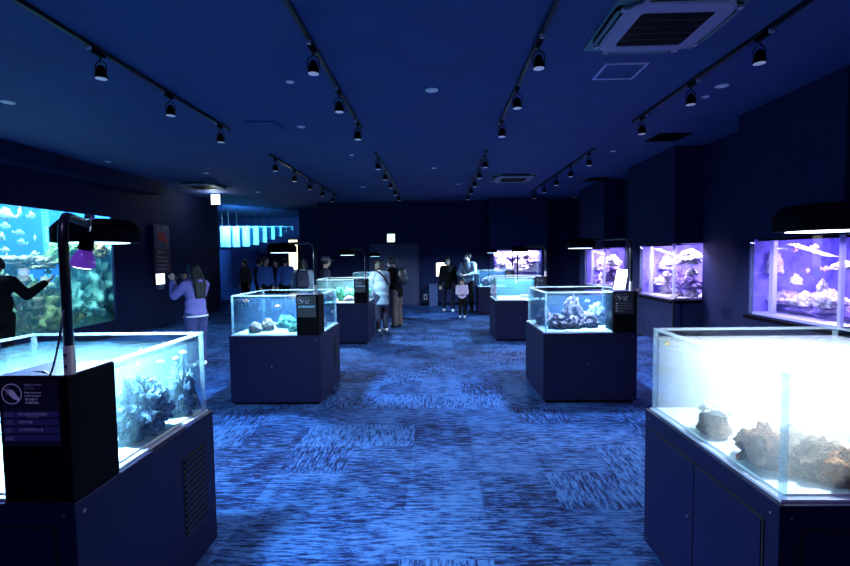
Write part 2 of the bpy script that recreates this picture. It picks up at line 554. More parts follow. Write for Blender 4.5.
NB = .235    # notch for the filter box
def tank(lx, fy, label, water, W=1.0, D=1.0, level=1.165):
    t = thing('acrylic_tank', label, 'fish tank', (lx + W / 2, fy + D / 2, CH), group='square tanks on the cabinets')
    h = W / 2 - INS
    z1 = TH - CH
    nx = h - NB + .02; ny = -h + NB - .02          # inner corner of the notch
    out = [(-h, -h), (nx, -h), (nx, ny), (h, ny), (h, h), (-h, h)]
    th = .016
    inn = [(-h + th, -h + th), (nx - th, -h + th), (nx - th, ny + th), (h - th, ny + th), (h - th, h - th), (-h + th, h - th)]
    for i in range(6):                                # one pane per side
        j = (i + 1) % 6
        bm = bmesh.new()
        a = [bm.verts.new((*p, z)) for z in (.0105, z1 - .012) for p in (out[i], out[j], inn[j], inn[i])]
        for q in ((3, 2, 1, 0), (4, 5, 6, 7), (0, 1, 5, 4), (1, 2, 6, 5), (2, 3, 7, 6), (3, 0, 4, 7)): bm.faces.new([a[k] for k in q])
        link('pane', bm, M_GLASS, t)
    # bright polished rim and corner joints
    bm = bmesh.new()
    for i in range(6):
        j = (i + 1) % 6
        a = [bm.verts.new((*p, z)) for z in (z1 - .012, z1) for p in (out[i], out[j], inn[j], inn[i])]
        for q in ((3, 2, 1, 0), (4, 5, 6, 7), (0, 1, 5, 4), (1, 2, 6, 5), (2, 3, 7, 6), (3, 0, 4, 7)): bm.faces.new([a[k] for k in q])
    link('rim', bm, M_EDGE, t)
    for (x, y) in ((-1, -1), (1, 1), (-1, 1)):
        bm = bmesh.new()
        xa, xb = sorted((x * h + x * .001, x * (h - .0165))); ya, yb = sorted((y * h + y * .001, y * (h - .0165)))
        box(bm, xa, ya, .0105, xb, yb, z1 - .013)
        link('corner_joint', bm, M_EDGE, t)
    bm = bmesh.new(); prism(bm, [(-h - .008, -h - .008), (nx - .003, -h - .008), (nx - .003, ny + .003), (h + .008, ny + .003), (h + .008, h + .008), (-h - .008, h + .008)], .0003, .010)
    link('base_plate', bm, pbr('lavender_acrylic_plate', (.5, .52, .7), .4), t)
    e = .002
    ip = [(-h + th + e, -h + th + e), (nx - th - e, -h + th + e), (nx - th - e, ny + th + e), (h - th - e, ny + th + e), (h - th - e, h - th - e), (-h + th + e, h - th - e)]
    # sand: gently uneven bed
    bm = bmesh.new(); prism(bm, ip, .0105, .018)
    s = link('sand', bm, M_SAND, t)
    bm = bmesh.new(); prism(bm, [(x * .998, y * .998) for x, y in ip], .0185, level - CH)
    w = link('water', bm, water, t)
    return t


def filter_box(x1, fy, label, depth=.235, W=.245, top=1.212, style=0):
    """x1 = right x, fy = front y"""
    t = thing('filter_box', label, 'filter box', (x1 - W / 2, fy, CH), group='black boxes in the tank corners')
    zt = top - CH
    link('housing', boxes((-W / 2, 0, .001, W / 2, depth, zt - .006)), M_BLACK, t, bevel=.003)
    link('lid', boxes((-W / 2 + .004, .004, zt - .006, W / 2 - .004, depth - .004, zt)), pbr('violet_black_lid', (.02, .018, .05), .25), t)
    sp = link('sign_panel', boxes((-W / 2 + .012, -.003, zt - .245, W / 2 - .03, -.0002, zt - .012)), M_SIGN, t)
    Mx = Matrix.Rotation(R(90), 4, 'X')

    def put(body, x, z, size, mat=M_PRINT, width=None, nm='lettering'):
        return text(nm, body, size, mat, sp, Matrix.Translation((x, -.0036, z)) @ Mx, width=width)
    x0 = -W / 2 + .012
    # round "hand tapping on glass" sign
    ic = zt - .062; ir = .036
    bm = bmesh.new()
    o_, i_ = circ(ir, 32), circ(ir * .91, 32)
    T = Matrix.Translation((x0 + ir + .002, -.0036, ic)) @ Mx
    vo = [bm.verts.new(T @ Vector((*p, 0))) for p in o_]; vi = [bm.verts.new(T @ Vector((*p, 0))) for p in i_]
    for k in range(32): bm.faces.new((vo[k], vo[(k + 1) % 32], vi[(k + 1) % 32], vi[k]))
    hand = [(.024, -.028), (.016, -.02), (.006, -.018), (-.006, -.006), (-.012, .002), (-.006, .006), (-.012, .012), (-.004, .013), (0, .016), (.006, .012), (.012, .006), (.018, -.004), (.028, -.016)]
    hv = [bm.verts.new(T @ Vector((x, y, .0003))) for x, y in hand]; bm.faces.new(hv)
    for a_, b_ in (((-.02, .003), (-.012, .002)), ((-.019, .014), (-.011, .01)), ((-.013, .021), (-.008, .014))):
        d = Vector((b_[0] - a_[0], b_[1] - a_[1])).normalized(); nrm = Vector((-d.y, d.x)) * .0012
        bm.faces.new([bm.verts.new(T @ Vector((q[0] + s * nrm.x, q[1] + s * nrm.y, .0003))) for q, s in ((a_, 1), (a_, -1), (b_, -1), (b_, 1))])
    bm.faces.new([bm.verts.new(T @ Vector((x, y, .0003))) for x, y in ((-.027, .018), (-.025, .02), (-.006, .004), (-.008, .002))])
    link('tapping_hand_symbol', bm, M_PRINT if style == 0 else M_PRINTD, sp)
    tx = x0 + .083
    put('水槽をたたかない', tx, zt - .034, .0085, M_PRINTD, .062); put('でください。', tx, zt - .046, .0085, M_PRINTD, .036)
    put('Please do not tap', tx, zt - .060, .0085, M_PRINT, .058); put('on the tank glass.', tx, zt - .071, .0085, M_PRINT, .058)
    put('请勿敲打', tx, zt - .084, .0085, M_PRINT, .045); put('水槽玻璃。', tx, zt - .096, .0085, M_PRINT, .05)
    bars = {0: ['アケラスピンガンカラデルカー', 'ハナゴンベウオ', 'トウアカクマノミ', ''], 1: ['デバスズメダイ'], 2: ['カクレクマノミ', 'ナンヨウハギ', 'キイロハギ', 'サンゴ']}[style]
    bw = W - .052
    for k, s in enumerate(bars):
        zb = zt - .128 - k * .0275
        if style == 0:
            link('name_bar', boxes((x0 + .006, -.0042, zb - .017, x0 + .006 + bw, -.0028, zb + .005)), M_SIGNBAR, sp)
            link('fish_picture', boxes((x0 + .009, -.0048, zb - .014, x0 + .038, -.0043, zb + .002)), pbr('picture_print', (.14, .13, .24), .5, noise_amt=.6, nscale=90), sp)
            if s: text('lettering', s, .012, M_PRINT, sp, Matrix.Translation((x0 + .058, -.0048, zb - .009)) @ Mx, width=[.105, .048, .08][k])
            if k == 0: text('lettering', 'Coral reef fish', .007, M_PRINTD, sp, Matrix.Translation((x0 + .09, -.0048, zb - .0155)) @ Mx)
        elif style == 1:
            link('name_bar', boxes((x0 + .012, -.0042, zb - .014, x0 + .19, -.0028, zb + .008)), pbr('pale_blue_strip', (.12, .35, .5), .4, noise_amt=.5, nscale=60), sp)
            text('lettering', s, .014, M_PRINT, sp, Matrix.Translation((x0 + .05, -.0048, zb - .008)) @ Mx)
        else:
            link('fish_picture', boxes((x0 + .01, -.0042, zb - .008, x0 + .035, -.0028, zb + .006)), M_PRINTD, sp)
            text('lettering', s, .014, M_PRINTD, sp, Matrix.Translation((x0 + .05, -.0042, zb - .006)) @ Mx, width=.12 if k < 3 else .04)
    return t


def lamp(base, head, label, col, power, arm_z=1.77, head_r=.155, es=8, top=1.212, light_size=.15):
    """pole on the filter box, bent arm, round-cornered lamp head with an LED panel"""
    bx, by = base; hx, hy, hz = head
    t = thing('tank_lamp', label, 'lamp', (bx, by, top), group='arm lamps over the tanks')
    dx, dy = hx - bx, hy - by
    ln = math.hypot(dx, dy); ux, uy = dx / ln, dy / ln
    az = arm_z - top
    bm = bmesh.new(); tube(bm, bend((0, 0, .012), (0, 0, az), (dx - ux * head_r * .5, dy - uy * head_r * .5, az), .1, 10), .0155, 14)
    link('pole', bm, M_BLACKM, t, smooth=True)
    bm = bmesh.new(); tube(bm, [(0, 0, 0), (0, 0, .10)], .0175, 14)
    cl = link('pole_clamp', bm, pbr('satin_steel', (.55, .5, .5), .4, metal=.3), t, smooth=False)
    bm = bmesh.new()
    for z in (.03, .07): tube(bm, [(0, -.016, z), (0, -.023, z)], .005, 8)
    link('clamp_screw', bm, M_BLACKM, cl)
    bm = bmesh.new(); z = hz - top
    for a, b, s in ((z, z + .008, 1), (z + .008, z + .065, 1)): pass
    P = lambda s: circ(head_r * s, 40, dx, dy, 3.4)
    loft(bm, [[(x, y, zz) for x, y in P(s)] for s, zz in ((.985, z), (1, z + .006), (1, z + .066), (.8, z + .105))])
    hd = link('lamp_head', bm, M_BLACK, t)
    bm = bmesh.new(); prism(bm, circ(head_r * .84, 32, dx, dy), z - .0025, z - .0005)
    link('led_panel', bm, led('led_%.2f_%.2f_%.1f' % (col[0], col[1], es), col, es), t)
    bm = bmesh.new(); tube(bm, [(dx - ux * .02, dy - uy * .02, z + .10), (dx - ux * .02, dy - uy * .02, az + .012)], .02, 12)
    link('hinge', bm, M_BLACKM, t)
    light('tank_lamp_light', 'AREA', (hx, hy, hz - .006), power, col, (hx, hy, 0), light_size)
    return t


WCLR = clear('clear_sea_water', (.90, .97, .985), bump=.7, volume=((.6, .9, 1), .12, .1))
WBLU = clear('blue_sea_water', (.78, .90, .96), bump=.4, volume=((.25, .45, .80), .17, .1))
WMLK = clear('milky_sea_water', (.93, .97, .98), bump=.3, haze=(.9, .96, .98), haze_amt=.15, volume=((.985, .995, 1), 1.25, .0))
WPAL = clear('pale_cyan_sea_water', (.82, .95, .98), bump=.4, volume=((.25, .66, .9), .28, .1))
WHAZ = clear('hazy_blue_sea_water', (.9, .975, .99), bump=.25, volume=((.6, .9, 1), .55, .1))
COL_W = (.82, .93, 1.0); COL_C = (.45, .80, 1.0); COL_B = (.30, .66, 1.0)

ST = {  # left x of cabinet, front y
    'L1': (-2.26, 1.5425), 'R1': (1.1227, 1.5358), 'L2': (-2.2801, 5.0212), 'R2': (1.1357, 5.0364),
    'L3': (-2.29, 8.62), 'R3': (1.085, 8.80), 'L4': (-2.27, 12.4), 'R4': (1.13, 12.9)}
DESC = {
    'L1': ('nearest on the left, with a louvred vent on its side', ('vent', 1), WHAZ, 0),
    'R1': ('nearest on the right, under the brightest white tank', ('doors', -1), WMLK, 2),
    'L2': ('second on the left, with closed double doors facing the camera', ('vent', 1), WBLU, 1),
    'R2': ('second on the right, under the tank with the purple rock pile', None, WBLU, 2),
    'L3': ('third on the left, half hidden behind the second left one', None, WCLR, 1),
    'R3': ('third on the right, under the bright tank with bare white sand', None, WPAL, 2),
    'L4': ('farthest on the left, behind the two visitors bending over', None, WCLR, 1),
    'R4': ('farthest on the right, beside the man in the pale shirt', None, WBLU, 2)}
TANKD = {
    'L1': 'clear acrylic tank nearest on the left, cyan water and coral rocks',
    'R1': 'clear acrylic tank nearest on the right, glowing milky white water and brown rocks',
    'L2': 'clear acrylic tank second on the left, blue water with round corals on sand',
    'R2': 'clear acrylic tank second on the right, blue water with a tall purple-grey rock pile',
    'L3': 'acrylic tank third on the left with green plants inside',
    'R3': 'acrylic tank third on the right, bright pale water over bare white sand',
    'L4': 'acrylic tank farthest on the left behind the green planted tank',
    'R4': 'acrylic tank farthest on the right beside the standing couple and child'}
BOXD = {
    'L1': 'large black box in the near left tank corner, hand symbol and four violet name bars',
    'R1': 'black box in the corner of the milky white tank nearest on the right',
    'L2': 'black box with one pale blue strip in the corner of the second left tank',
    'R2': 'black box with four small text lines beside the purple rock pile tank',
    'L3': 'black box in the corner of the green planted tank on the left',
    'R3': 'black box in the corner of the bright bare sand tank on the right',
    'L4': 'black box in the corner of the farthest left tank',
    'R4': 'small black box in the corner of the farthest right tank'}
for k, (lx, fy) in ST.items():
    d = DESC[k]
    cabinet(lx, fy, 'dark blue display cabinet ' + d[0], d[1])
    tank(lx, fy, TANKD[k], d[2])
    filter_box(lx + 1.0 - .008, fy + .008, BOXD[k], style=d[3])

LAMPS = {   # base (x,y), head (x,y,z), colour, power
    'L1': ((-1.276, 1.575), (-1.60, 2.18, 1.688), COL_C, 235, 1.762, 'black bent-pole lamp with blue-white glow over the near left tank'),
    'R1': ((2.085, 1.575), (1.575, 1.95, 1.685), COL_W, 64, 1.775, 'dark lamp head hanging over the milky white tank on the right'),
    'L2': ((-1.325, 5.06), (-1.80, 5.42, 1.675), (.45, .76, 1), 190, 1.775, 'black arm lamp over the second left tank with round corals'),
    'R2': ((2.075, 5.07), (1.64, 5.42, 1.68), (.6, .8, 1), 175, 1.775, 'black arm lamp over the purple rock pile tank on the right'),
    'L3': ((-1.33, 8.68), (-1.74, 9.08, 1.66), (.7, .95, 1), 150, 1.76, 'black arm lamp over the green planted tank'),
    'R3': ((2.04, 8.86), (1.62, 9.2, 1.68), COL_W, 150, 1.775, 'black arm lamp over the bright bare sand tank'),
    'L4': ((-1.31, 12.45), (-1.7, 12.8, 1.64), COL_C, 90, 1.74, 'black arm lamp over the farthest left tank'),
    'R4': ((2.08, 12.95), (1.55, 13.3, 1.70), COL_C, 130, 1.79, 'black arm lamp over the farthest right tank near the rear aquarium')}
for k, (b, h, c, pw, az, lb) in LAMPS.items():
    lamp(b, h, lb, c, pw, az, es=6)

# clip-on violet spot lamp on the first left lamp's arm, and its loose cable
cp = at(90, 226, Y=1.80); tip = at(82, 268, Y=1.80)
ax = (tip - cp).normalized()
rot = ax.to_track_quat('Z', 'Y').to_matrix().to_4x4()
t = thing('clip_spot_lamp', 'small clip-on spot lamp with glowing violet bulb on the near left lamp arm', 'lamp', cp)
bm = bmesh.new(); tube(bm, [(0, 0, .045), (0, 0, .0), ax * .03], .006, 8); tube(bm, [(-.012, 0, .035), (.012, 0, .035)], .013, 10)
link('clip', bm, M_CHROME, t)
bm = bmesh.new(); loft(bm, [[rot @ Vector((x, y, z)) for x, y in circ(r, 20)] for z, r in ((.022, .012), (.03, .022), (.09, .026), (.095, .024))])
link('socket', bm, M_BLACK, t, smooth=True)
bm = bmesh.new(); loft(bm, [[rot @ Vector((x, y, z)) for x, y in circ(r, 24)] for z, r in ((.095, .022), (.115, .032), (.14, .041), (.155, .043), (.163, .038))])
link('bulb', bm, pbr('violet_reflector_bulb', (.14, .06, .40), .15, emit=(.3, .08, 1), es=.22), t, smooth=True)
bm = bmesh.new(); loft(bm, [[rot @ Vector((x, y, z)) for x, y in circ(r, 24)] for z, r in ((.1635, .036), (.166, .03))])
link('bulb_face', bm, led('bulb_face_glow', (.8, .6, 1), 9), t)
tf = cp + ax * .175
light('clip_spot_light', 'SPOT', tf, 3.0, (.6, .35, 1), tf + ax, .03, R(100))
bm = bmesh.new()
tube(bm, [at(64, 310, Y=1.555), at(60, 336, Y=1.55), at(56, 356, Y=1.55), at(52, 371, Y=1.56), at(50, 375, Y=1.565), at(44, 371.5, Y=1.6), at(30, 372, Y=1.62), at(6, 374, Y=1.64)], .0035, 8)
tag(link('lamp_cable', bm, pbr('violet_black_cable', (.02, .012, .05), .4), smooth=True), 'thin dark cable running down the near left lamp pole onto the black box', 'cable')

# ------------------------------------------------------------------ what lies in the tanks
SZ = CH + .0185
def on(u, v, z=SZ): return at(u, v, Z=z)
PR = multi('purple_grey_live_rock', [(.012, .006, .018), (.09, .055, .10), (.42, .34, .44)], 24)
BLR = multi('blue_grey_live_rock', [(.003, .009, .04), (.03, .07, .15), (.30, .42, .55)], 26)
BRR = multi('brown_live_rock', [(.05, .018, .008), (.26, .12, .055), (.50, .34, .22)], 20)
ORR = multi('orange_brown_rock', [(.09, .025, .008), (.28, .10, .035), (.45, .24, .12)], 14)
GYR = multi('grey_brown_rock', [(.05, .03, .02), (.22, .14, .09), (.45, .34, .26)], 20)
BRAIN = multi('brain_coral', [(.05, .03, .04), (.22, .16, .17), (.5, .44, .46)], 30)
GRC = multi('green_coral', [(.01, .05, .03), (.04, .15, .09), (.16, .3, .2)], 16)
PALE = multi('pale_coral', [(.6, .5, .42), (.8, .74, .66), (.9, .87, .8)], 16)
GRP = 'rocks in the square tanks'
# near left
rock('live_rock', 'rugged blue-grey coral rock beside the black box in the near left tank', (-1.40, 2.13, SZ), (.20, .25, .25), BLR, 1, group=GRP, rough=.6, fine=.32, sub=5)
rock('live_rock', 'blue-grey coral rock in the far right corner of the near left tank', (-1.375, 2.42, SZ), (.15, .14, .25), BLR, 2, group=GRP, rough=.6, fine=.32, sub=5)
rock('live_rock', 'low blue rock in the middle of the near left tank', (-1.95, 2.2, SZ), (.26, .22, .12), BLR, 3, group=GRP, rough=.5)
coral_branches('branching_coral', 'branching pale blue coral on top of the rock beside the near black box', (-1.40, 2.13, SZ + .21), .07, .06, BLR, 4)
# near right
rock('live_rock', 'small reddish brown rock with pale cap at the left of the milky tank', (1.232, 2.10, SZ), (.125, .15, .125), BRR, 5, group=GRP, rough=.3)
rock('cup_coral', 'pale cream coral lying on the small reddish rock in the milky tank', (1.24, 2.09, SZ + .105), (.13, .14, .06), PALE, 6, 'coral', rough=.25)
rock('live_rock', 'brown rock in the middle of the milky tank, against the left pane', (1.255, 1.80, SZ), (.16, .22, .15), BRR, 7, group=GRP, rough=.5)
rock('live_rock', 'grey-brown rock behind the front corner of the milky tank', (1.40, 1.85, SZ), (.2, .16, .13), GYR, 8, group=GRP, rough=.45)
rock('live_rock', 'broad grey-brown rock at the front of the milky tank', (1.385, 1.70, SZ), (.2, .14, .14), GYR, 9, group=GRP, rough=.5)
rock('live_rock', 'orange-brown rugged rock at the front pane of the milky tank', (1.44, 1.63, SZ), (.19, .09, .14), ORR, 10, group=GRP, rough=.45)
rock('live_rock', 'dark rock seen dimly at the back of the milky tank', (1.78, 2.1, SZ), (.25, .2, .12), GYR, 11, group=GRP, rough=.5)
# second left
rock('brain_coral', 'round pale brain coral at the front of the second left tank', (-2.05, 5.18, SZ), (.15, .15, .115), BRAIN, 12, 'coral', 'round corals in the second left tank', rough=.1, fine=.05)
rock('brain_coral', 'round brownish coral behind the pale brain coral, second left tank', (-1.95, 5.3, SZ), (.15, .15, .145), multi('tan_coral', [(.09, .06, .05), (.2, .14, .11), (.32, .25, .2)], 20), 13, 'coral', 'round corals in the second left tank', rough=.15)
rock('live_rock', 'greenish rock in the middle of the second left tank', (-1.80, 5.5, SZ), (.22, .2, .15), GRC, 14, group=GRP, rough=.5)
rock('live_rock', 'small green rock next to the black box in the second left tank', (-1.63, 5.22, SZ), (.12, .12, .08), GRC, 15, group=GRP, rough=.5)
rock('live_rock', 'small pale rock behind the right pane of the second left tank', (-1.40, 5.6, SZ), (.12, .14, .1), BRAIN, 16, group=GRP, rough=.4)
# second right
rock('live_rock', 'purple rock behind the left pane of the second right tank', (1.27, 5.55, SZ), (.17, .24, .19), PR, 17, group=GRP, rough=.5, fine=.26)
rock('live_rock', 'low purple rock at the front left of the rock pile', (1.35, 5.25, SZ), (.21, .18, .16), PR, 18, group=GRP, rough=.5, fine=.26)
rock('live_rock', 'tall purple-grey rock tower in the middle of the rock pile', (1.55, 5.42, SZ), (.22, .18, .34), PR, 19, group=GRP, rough=.5, fine=.26)
rock('live_rock', 'purple rock at the foot of the tall rock tower', (1.51, 5.24, SZ), (.17, .13, .13), PR, 20, group=GRP, rough=.5, fine=.26)
rock('live_rock', 'small purple rock between tower and black box', (1.715, 5.33, SZ), (.19, .16, .15), PR, 21, group=GRP, rough=.5, fine=.26)
rock('live_rock', 'blue-grey lumpy rock next to the black box of the second right tank', (1.87, 5.55, SZ), (.26, .22, .25), multi('blue_purple_rock', [(.02, .025, .05), (.1, .11, .17), (.28, .3, .36)], 14), 22, group=GRP, rough=.5)
rock('plate_coral', 'pale plate coral behind the small purple rock, second right tank', (1.72, 5.52, SZ), (.14, .1, .15), PALE, 23, 'coral', rough=.4)
# third left: plants
for i, (x, y, h, s) in enumerate(((-1.86, 8.95, .27, .14), (-1.70, 9.1, .24, .12), (-1.42, 9.1, .25, .12))):
    coral_branches('water_plant', ['tall green water plant in the middle of the planted tank', 'green water plant right of the tallest one in the planted tank', 'green water plant behind the right pane of the planted tank'][i], (x, y, SZ), h, s, pbr('green_leaf', (.05, .45, .22), .6, noise_amt=.5, nscale=20), 30 + i, 'plant', 'plants in the green tank', n=26)
rock('live_rock', 'pinkish rock under the plants in the planted tank', (-1.68, 8.86, SZ), (.2, .12, .1), multi('pink_rock', [(.2, .1, .16), (.45, .3, .4), (.7, .6, .65)], 14), 33, group=GRP, rough=.5)
rock('live_rock', 'dark rock at the left of the planted tank', (-2.08, 9.0, SZ), (.2, .2, .2), PR, 34, group=GRP, rough=.5)
rock('live_rock', 'rock inside the farthest right tank', (1.45, 13.3, SZ), (.4, .3, .25), PR, 35, group=GRP, rough=.5)
rock('live_rock', 'rock inside the farthest left tank', (-1.8, 12.9, SZ), (.35, .3, .2), PR, 36, group=GRP, rough=.5)
rock('live_rock', 'low pale rock in the bright bare sand tank', (1.75, 9.3, SZ), (.25, .2, .06), BRAIN, 37, group=GRP, rough=.4)
# little fish in the square tanks
MF = {'white': pbr('white_fish', (.75, .8, .85), .4), 'orange': pbr('orange_fish', (.8, .25, .08), .4), 'violet': pbr('violet_fish', (.2, .1, .5), .4), 'yellow': pbr('yellow_fish', (.35, .27, .10), .4)}
for i, (u, v, Y, mt, lb) in enumerate([
        (141, 350, 2.3, 'violet', 'tiny violet fish in mid water of the near left tank'), (151, 381, 2.1, 'white', 'tiny white fish above the sand in the near left tank'),
        (176, 358, 2.42, 'orange', 'tiny red fish near the far corner of the near left tank'), (160, 362, 2.3, 'white', 'tiny white fish below the waterline in the near left tank'),
        (183, 352, 2.44, 'white', 'tiny white fish in the far right corner of the near left tank'), (138, 364, 2.1, 'white', 'tiny white fish closest to the black box, near left tank'),
        (277.5, 306, 5.5, 'orange', 'tiny orange-pink fish in the second left tank'), (246, 301, 5.3, 'orange', 'tiny reddish fish at the upper left of the second left tank'),
        (587, 301, 5.4, 'white', 'tiny white fish right of the rock tower, second right tank'), (537, 299, 5.6, 'white', 'tiny white fish behind the left pane of the second right tank'),
        (543, 299, 5.3, 'white', 'tiny white fish near the corner joint of the second right tank'), (667, 344, 2.3, 'yellow', 'tiny yellow-brown fish at the upper left of the milky tank')]):
    fish('small_fish', lb, at(u, v, Y=Y), random.uniform(0, 6.28), .035 if i < 6 or i == 11 else .06, MF[mt], 'small fish in the square tanks')

# ------------------------------------------------------------------ the big aquarium in the left wall
t = thing('wall_aquarium', 'large blue wall aquarium with reef and fish on the left', 'aquarium', (XL, (AQ0 + AQ1) / 2, 0))
def rel(o, p):      # parent with the mesh given in world coordinates
    o.parent = p
    o.location = -p.location if p.rotation_euler.z == 0 else o.location
    return o
M_AQBLUE = pbr('blue_tank_wall', (.006, .08, .38), .8)
X0 = -10.4; Y0, Y1 = 1.2, 11.0; Z0, Z1 = .2, 2.95
rel(link('glass', boxes((XL - .045, AQ0 + .002, AZ0 + .002, XL - .015, AQ1 - .002, AZ1 - .002)), clear('thick_blue_glass', (.85, .96, 1))), t)
rel(link('backdrop', boxes((X0 - .1, Y0, Z0, X0, Y1, Z1), (X0, Y1, Z0, XL - .06, Y1 + .1, Z1), (X0, Y0 - .1, Z0, XL - .06, Y0, Z1)), M_AQBLUE), t)
rel(link('sand_bed', boxes((X0, Y0, Z0 - .1, XL - .06, Y1, Z0)), pbr('tan_sand', (.45, .42, .3), .95, noise_amt=.3, nscale=30)), t)
rel(link('hood', boxes((X0 - .1, Y0 - .1, Z1 + .3, XL - .06, Y1 + .1, Z1 + .35)), M_BLACK), t)
rel(link('water', boxes((X0 + .002, Y0 + .002, Z0 + .002, XL - .062, Y1 - .002, Z1 - .1)), clear('deep_blue_water', (.97, .99, 1), volume=((.12, .55, 1), .09, .3))), t)
bm = bmesh.new()
pc = at(48, 270, X=-8.9)
prism(bm, circ(.07, 24, pc.x, pc.y), Z0, Z1)
rel(link('acrylic_column', bm, clear('pale_blue_column', (.55, .85, .95), haze=(.3, .75, .95), haze_amt=.25), smooth=True), t)
for y in (3.2, 5.6, 8.0, 10.1):
    light('aquarium_light', 'AREA', (-7.7, y, Z1 + .2), 350, (.48, .84, 1), (-7.8, y, 0), 1.5)
OLIVE = multi('olive_reef', [(.03, .05, .03), (.16, .2, .08), (.42, .42, .17)], 7)
TEAL = multi('teal_reef', [(.06, .22, .22), (.18, .46, .38), (.45, .68, .48)], 6)
TAN = multi('tan_reef', [(.08, .06, .04), (.26, .2, .12), (.44, .38, .25)], 7)
REEF = [  # u, v of base centre, X, size, material, label
    (95, 322, -7.75, (1.3, 1.6, 2.0), TEAL, 'tall teal reef wall at the right end of the big aquarium'),
    (75, 330, -7.65, (.9, .9, 1.1), TEAL, 'teal reef rock left of the tall reef wall'),
    (104, 322, -7.45, (.5, .6, .9), TAN, 'brown and teal reef rock at the lower right of the big aquarium'),
    (48, 330, -7.9, (1.0, 1.0, .75), OLIVE, 'olive reef rock behind the black lamp pole'),
    (26, 330, -7.9, (1.1, 1.0, 1.0), OLIVE, 'yellow-green reef rock beside the dark visitor arm'),
    (4, 330, -8.1, (1.3, 1.1, 1.3), TAN, 'brown reef rock behind the dark visitor'),
    (-20, 330, -8.0, (1.2, 1.2, 1.4), OLIVE, 'olive reef rock at the left edge of the picture'),
    (62, 316, -8.6, (1.2, 1.0, .9), TAN, 'tan reef rock in the middle distance of the big aquarium'),
    (38, 312, -9.2, (1.4, 1.2, .9), TEAL, 'teal reef rock far back in the big aquarium')]
for i, (u, v, X, s, mt, lb) in enumerate(REEF):
    p = at(u, v, X=X)
    rock('reef_rock', lb, (p.x, min(p.y, 10.3), Z0), s, mt, 40 + i, 'rock', 'reef rocks in the big wall aquarium', rough=.5, fine=.26, sub=5)
# table corals jutting from the reef
for i, (u, v, X, s, mt, lb) in enumerate([
        (20, 270, -8.0, (1.1, .9, .26), TAN, 'broad table coral ledge left of the lamp pole'),
        (40, 305, -7.8, (.55, .5, .12), TAN, 'small table coral low in the big aquarium'),
        (92, 258, -7.5, (.55, .5, .4), multi('orange_reef', [(.12, .07, .03), (.4, .22, .08), (.6, .45, .2)], 4), 'orange-brown coral high at the right end of the big aquarium'),
        (66, 262, -7.6, (.5, .5, .5), multi('lime_reef', [(.06, .12, .03), (.25, .4, .1), (.5, .6, .25)], 4), 'lime green coral just right of the lamp pole')]):
    p = at(u, v, X=X)
    rock('table_coral', lb, p, s, mt, 60 + i, 'coral', rough=.5, fine=.3, sub=5)
FS = pbr('silver_yellow_fish', (.42, .43, .30), .4, noise_amt=.4, nscale=14)
FD = pbr('grey_green_fish', (.14, .19, .16), .4, noise_amt=.4, nscale=14)
FISH = [  # u, v, X, heading, length, material, where
    (6, 215, -7.6, 1.4, .50, FS, 'largest pale yellow fish at the top left corner of the big aquarium'),
    (20, 212, -7.8, 2.2, .42, FS, 'bright silver fish with raised fins near the top of the big aquarium'),
    (31, 216, -8.0, 1.8, .36, FD, 'grey fish right of the bright silver fish'),
    (5, 226, -8.2, 1.5, .30, FD, 'grey-green fish under the largest pale yellow fish'),
    (2, 237, -7.6, 2.0, .34, FS, 'white fish at the left edge above the table coral'),
    (19, 233, -7.9, 1.2, .26, FD, 'round olive fish in open blue water'),
    (35, 238, -7.8, 2.3, .30, FS, 'silver fish turning below the grey fish'),
    (22, 243, -8.0, 1.6, .32, FD, 'slim grey fish under the round olive fish'),
    (35, 254, -7.8, 1.7, .26, FS, 'small yellow fish above the dark visitor hand'),
    (5, 250, -7.8, 1.3, .22, FS, 'small pale fish at the left edge over the table coral'),
    (50, 230, -8.0, 1.6, .22, FD, 'small fish beside the upper bend of the lamp pole'),
    (51, 245, -7.8, 1.7, .22, FS, 'small pale fish just left of the lamp pole'),
    (48, 272, -7.7, 1.6, .26, FS, 'yellow fish left of the lamp pole at hand height'),
    (38, 298, -7.6, 1.5, .36, FD, 'olive fish low beside the lamp pole'),
    (43, 314, -7.5, 1.8, .3, FS, 'yellow-brown fish near the bottom left of the lamp pole'),
    (53, 253, -7.9, 1.9, .2, FS, 'tiny pale fish touching the lamp pole outline')]
for u, v, X, hd, L_, mt, lb in FISH:
    fish('reef_fish', lb, at(u, v, X=X), hd + math.pi * (random.random() > .5), L_ * .78, mt, 'fish in the big wall aquarium', .48, random.uniform(-.25, .25))

